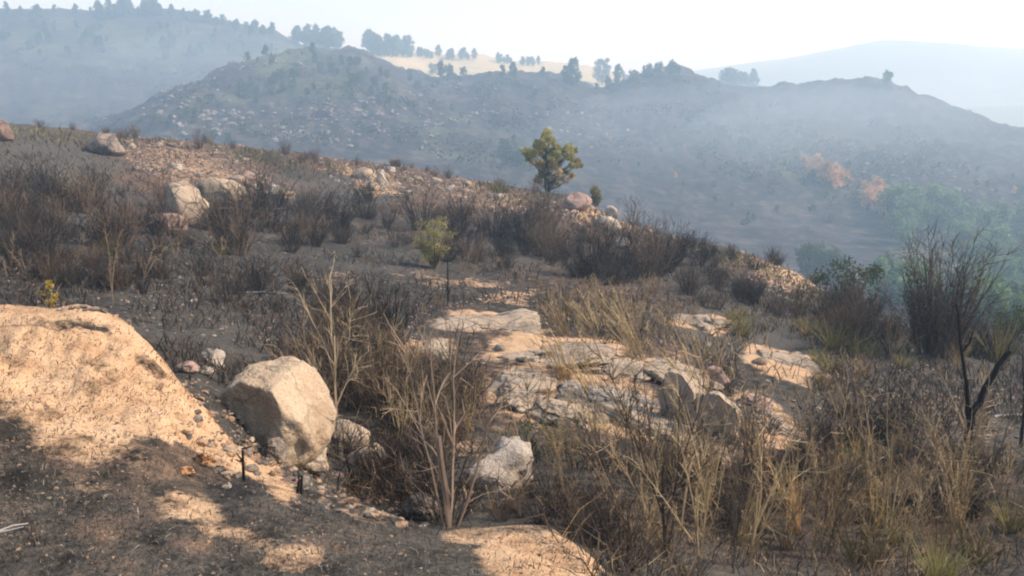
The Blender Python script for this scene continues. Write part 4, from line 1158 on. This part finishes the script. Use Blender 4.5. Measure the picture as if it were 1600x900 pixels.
def pebbles(name, pts, dist, size, mats):
    n = len(pts)
    bm = bmesh.new(); bmesh.ops.create_icosphere(bm, subdivisions=1, radius=.5)
    base = np.array([v.co for v in bm.verts]); f = np.array([[v.index for v in q.verts] for q in bm.faces]); bm.free()
    S = np.exp(rng.uniform(math.log(size[0]), math.log(size[1]), (n, 1, 1))) * rng.uniform(.5, 1.2, (n, 1, 3)) * np.array([1, 1, .6])
    V = base[None] * rng.uniform(.75, 1.25, (n, len(base), 1)) * S
    a = rng.uniform(0, 6.28, n)
    R = np.zeros((n, 3, 3)); R[:, 0, 0] = np.cos(a); R[:, 0, 1] = -np.sin(a); R[:, 1, 0] = np.sin(a); R[:, 1, 1] = np.cos(a); R[:, 2, 2] = 1
    V = np.einsum('nij,nkj->nki', R, V) + pts[:, None] + np.array([0, 0, .1]) * S[:, :, :1]
    F = (np.arange(n)[:, None, None] * len(base) + f[None]).reshape(-1, 3)
    me = mesh_np(name, V.reshape(-1, 3), [F], [MAT[m] for m in mats], False, face_mat=np.repeat(rng.integers(len(mats), size=n), len(f)))
    return tag(link(name, me), kind="stuff")


p, d_ = cloud_points(1700, [(300, 800, 420, 120, 6), (650, 860, 320, 60, 3), (0, 740, 250, 130, 0), (430, 720, 90, 60, 45)], 1.8, 7)
pebbles("gravel", p, d_, (.005, .022), ['sooty', 'sooty', 'rust', 'sooty', 'sooty', 'clod'])
p, d_ = cloud_points(800, [(330, 640, 120, 26, 52), (330, 700, 70, 22, 50), (470, 735, 120, 34, 38), (580, 790, 90, 20, 20), (420, 690, 60, 40, 45), (390, 665, 40, 30, 40)], 3.2, 8.5, keep=1)
pebbles("earth_clods", p, d_, (.006, .075), ['clod', 'clod', 'sooty', 'clod', 'granite'])
p, d_ = cloud_points(3600, [(300, 255, 130, 36, 14), (580, 275, 90, 28, 14), (760, 304, 140, 26, 14), (960, 352, 100, 30, 25), (1225, 425, 100, 40, 28)], 20, 75)
pebbles("rubble", p, d_, (.05, .24), ['pale', 'pink', 'granite', 'sooty'])
p, d_ = cloud_points(4200, [(400, 450, 420, 90, 5), (900, 570, 280, 130, 15), (1400, 640, 220, 80, 8), (500, 700, 140, 60, 35)], 6, 30)
pebbles("rubble", p, d_, (.02, .10), ['pale', 'pink', 'granite', 'sooty', 'sooty', 'sooty'])
p, d_ = cloud_points(1300, [(430, 155, 200, 64, 12), (700, 190, 200, 60, 18), (860, 180, 140, 44, 20), (250, 190, 120, 40, 0), (1350, 280, 240, 60, 12), (1040, 150, 80, 30, 25)], 150, 420, patch=26)
pebbles("hillside_rubble", p, d_, (.4, 2.2), ['hill_rock'])

# low scrub over the far slopes: clumps of small leaf faces
p, d_ = cloud_points(4200, [(430, 150, 220, 70, 12), (700, 185, 200, 62, 18), (880, 190, 150, 50, 20), (180, 75, 240, 60, 6), (1250, 230, 300, 80, 14), (1420, 290, 180, 50, 10), (1050, 150, 80, 30, 20)], 150, 640, keep=1, patch=18, thr=-.05)
n, m_ = len(p), 13
R_ = np.exp(rng.uniform(math.log(.5), math.log(1.7), (n, 1, 1)))
C = (p[:, None] + rng.normal(size=(n, m_, 3)) * R_ * np.array([.6, .6, .4]) + np.array([0, 0, .4]) * R_).reshape(-1, 3)
U = unit(rng.normal(size=(n * m_, 3)) + np.array([0, 0, .4])) * np.repeat(R_[:, 0], m_, 0) * .32
W = unit(np.cross(U, rng.normal(size=(n * m_, 3)))) * np.repeat(R_[:, 0], m_, 0) * .2
T = np.array([(.025, .022, .02), (.045, .036, .03), (.05, .058, .03), (.10, .08, .055), (.09, .10, .05)])[rng.integers(5, size=n)]
s = Stems(); s.leaves(C, U, W, np.repeat(T, m_, 0) * rng.uniform(.7, 1.3, (n * m_, 1)))
tag(link("hillside_scrub", s.mesh("hillside_scrub", MAT['plant'])), kind="stuff")


# ------------------------------------------------------------------ drifting smoke over the valleys
def smoke(px, py, r, size, rot, density):
    d = Vector(ray_np(px, py)).normalized()
    bm = bmesh.new()
    bmesh.ops.create_icosphere(bm, subdivisions=4, radius=1.0)
    me = bpy.data.meshes.new("smoke")
    bm.to_mesh(me); bm.free()
    sm = bpy.data.materials.new("smoke_air")
    sm.use_nodes = True
    t = sm.node_tree
    t.nodes.remove(t.nodes["Principled BSDF"])
    v = t.nodes.new("ShaderNodeVolumePrincipled")
    v.inputs["Color"].default_value = (0.70, 0.86, 1.0, 1.0)
    v.inputs["Absorption Color"].default_value = (1, 1, 1, 1)
    v.inputs["Density"].default_value = density
    t.links.new(v.outputs[0], t.nodes["Material Output"].inputs["Volume"])
    me.materials.append(sm)
    tag(link("smoke", me, None, ORIGIN + d * r, (0, 0, math.radians(rot)), size), kind="stuff")


smoke(110, 150, 350, (95, 60, 20), 0, .0006)
smoke(330, 92, 440, (60, 40, 12), -8, .0014)
smoke(1180, 205, 300, (75, 50, 16), 10, .0024)
smoke(1420, 220, 300, (70, 50, 20), 0, .0030)
smoke(1010, 240, 250, (50, 30, 12), 0, .0015)

# ------------------------------------------------------------------ labels of the repeats: told apart by the landmark they stand next to
NEAR_MARKS = [(288, 325, "tall tan rock"), (157, 226, "dark sided crest boulder"), (678, 390, "yellow green broom bush"), (902, 315, "rounded pink boulder"), (577, 280, "small middle outcrop"),
              (430, 620, "big rounded boulder"), (532, 560, "forked sapling"), (702, 700, "multi-stemmed sapling"), (765, 508, "uppermost sandy slab"), (862, 552, "wide pale slab"), (945, 625, "largest cracked slab"),
              (1064, 625, "upper black faced boulder"), (1120, 655, "lower black faced boulder"), (1220, 562, "bright tan slab"), (1220, 670, "streaked tan slab"), (1515, 660, "forked stump"), (1460, 470, "largest blackened bush"),
              (1245, 780, "bent straw bundle"), (1465, 890, "bright green tuft"), (750, 720, "grey gully boulder"), (947, 350, "pale crest ledge"), (96, 300, "small yellowish bush"), (130, 480, "earth mound top"),
              (845, 870, "bottom sandy patch"), (1590, 510, "green edge bush"), (180, 440, "paired dry stalks"), (565, 725, "upright tan boulder"), (1300, 460, "right shoulder end"), (1095, 502, "thin pale slab"),
              (700, 430, "thin dark upright stem"), (395, 462, "fallen pale branches"), (340, 295, "broad yellowish rock"), (860, 290, "scorched pine"), (930, 300, "small yellowish pine")]
FAR_MARKS = [(1385, 125, "lone spur tree"), (941, 112, "lone tall notch pine"), (896, 110, "tallest spur pine"), (740, 102, "bare field"), (860, 240, "scorched pine"), (1040, 113, "rocky knoll"), (690, 112, "round field tree"),
             (1165, 125, "faint grove"), (500, 80, "left end of the spur top"), (200, 12, "left hill summit"), (1380, 320, "orange shrubs"), (1270, 395, "right shoulder bushes"), (1390, 66, "distant mountain peak"),
             (157, 226, "dark sided crest boulder"), (577, 280, "small middle outcrop"), (1460, 390, "largest blackened bush"), (350, 112, "bend of the spur crest"), (577, 60, "middle of the tree line"), (800, 96, "far field edge"), (1500, 180, "right end of the spur")]
ORD = ["nearest", "second", "third", "fourth", "fifth", "sixth", "seventh", "eighth"]
bpy.context.view_layer.update()
cells = {}
for o in list(scene.objects):
    if o.parent or "group" not in o: continue
    p = o.matrix_world.translation - ORIGIN
    dep = p.y * CP - p.z * SP
    px, py = 800 + FPX * p.x / dep, 450 - FPX * (p.y * SP + p.z * CP) / dep
    base = o["label"]
    for w in (" in ", " on ", " among ", " around ", " below ", " lying ", " standing ", " strewn ", " under ", " running ", " behind ", " rising ", " at "):
        base = base.split(w)[0]
    marks = NEAR_MARKS if p.length < 85 else FAR_MARKS
    d, mx, my, txt = min((math.hypot(px - mx, (py - my) * 1.3), mx, my, t) for mx, my, t in marks)
    dx, dy = px - mx, py - my
    side = ("right of" if dx > 0 else "left of") if abs(dx) > abs(dy) * 1.3 else ("below" if dy > 0 else "above")
    cells.setdefault((base, side, txt), []).append((d, o.name, o))
for (base, side, txt), L in cells.items():
    L.sort(key=lambda t: t[:2])
    for i, (d, _, o) in enumerate(L):
        if len(L) == 1: o["label"] = f"only {base} {side} the {txt}"
        elif i < len(ORD): o["label"] = f"{ORD[i]} {base} {side} the {txt}"
        else:
            o["label"] = f"{base} farther away {side} the {txt}"
            o["group"] = L[len(ORD)][2]["group"]

# ------------------------------------------------------------------ smoke haze over the whole valley
haze_lo, haze_hi = float(Z.min()) - 1.5, float(Z.max()) + 26.0
hx, hy0, hy1 = float(np.abs(X).max()) + 60, -70.0, float(Y.max()) + 60
hv = [(sx * hx, yy, zz) for zz in (haze_lo, haze_hi) for (sx, yy) in ((-1, hy0), (1, hy0), (1, hy1), (-1, hy1))]
hm = bpy.data.materials.new("haze_air")
hm.use_nodes = True
ht = hm.node_tree
ht.nodes.remove(ht.nodes["Principled BSDF"])
pv = ht.nodes.new("ShaderNodeVolumePrincipled")
pv.inputs["Color"].default_value = HAZE_COLOR
pv.inputs["Absorption Color"].default_value = (1, 1, 1, 1)
pv.inputs["Density"].default_value = HAZE_DENSITY
pv.inputs["Anisotropy"].default_value = 0.25
ht.links.new(pv.outputs[0], ht.nodes["Material Output"].inputs["Volume"])
haze = link("haze", mesh_np("haze", hv, [np.array([[3, 2, 1, 0], [4, 5, 6, 7], [0, 1, 5, 4], [1, 2, 6, 5], [2, 3, 7, 6], [3, 0, 4, 7]])], [hm], False))
tag(haze, kind="stuff")
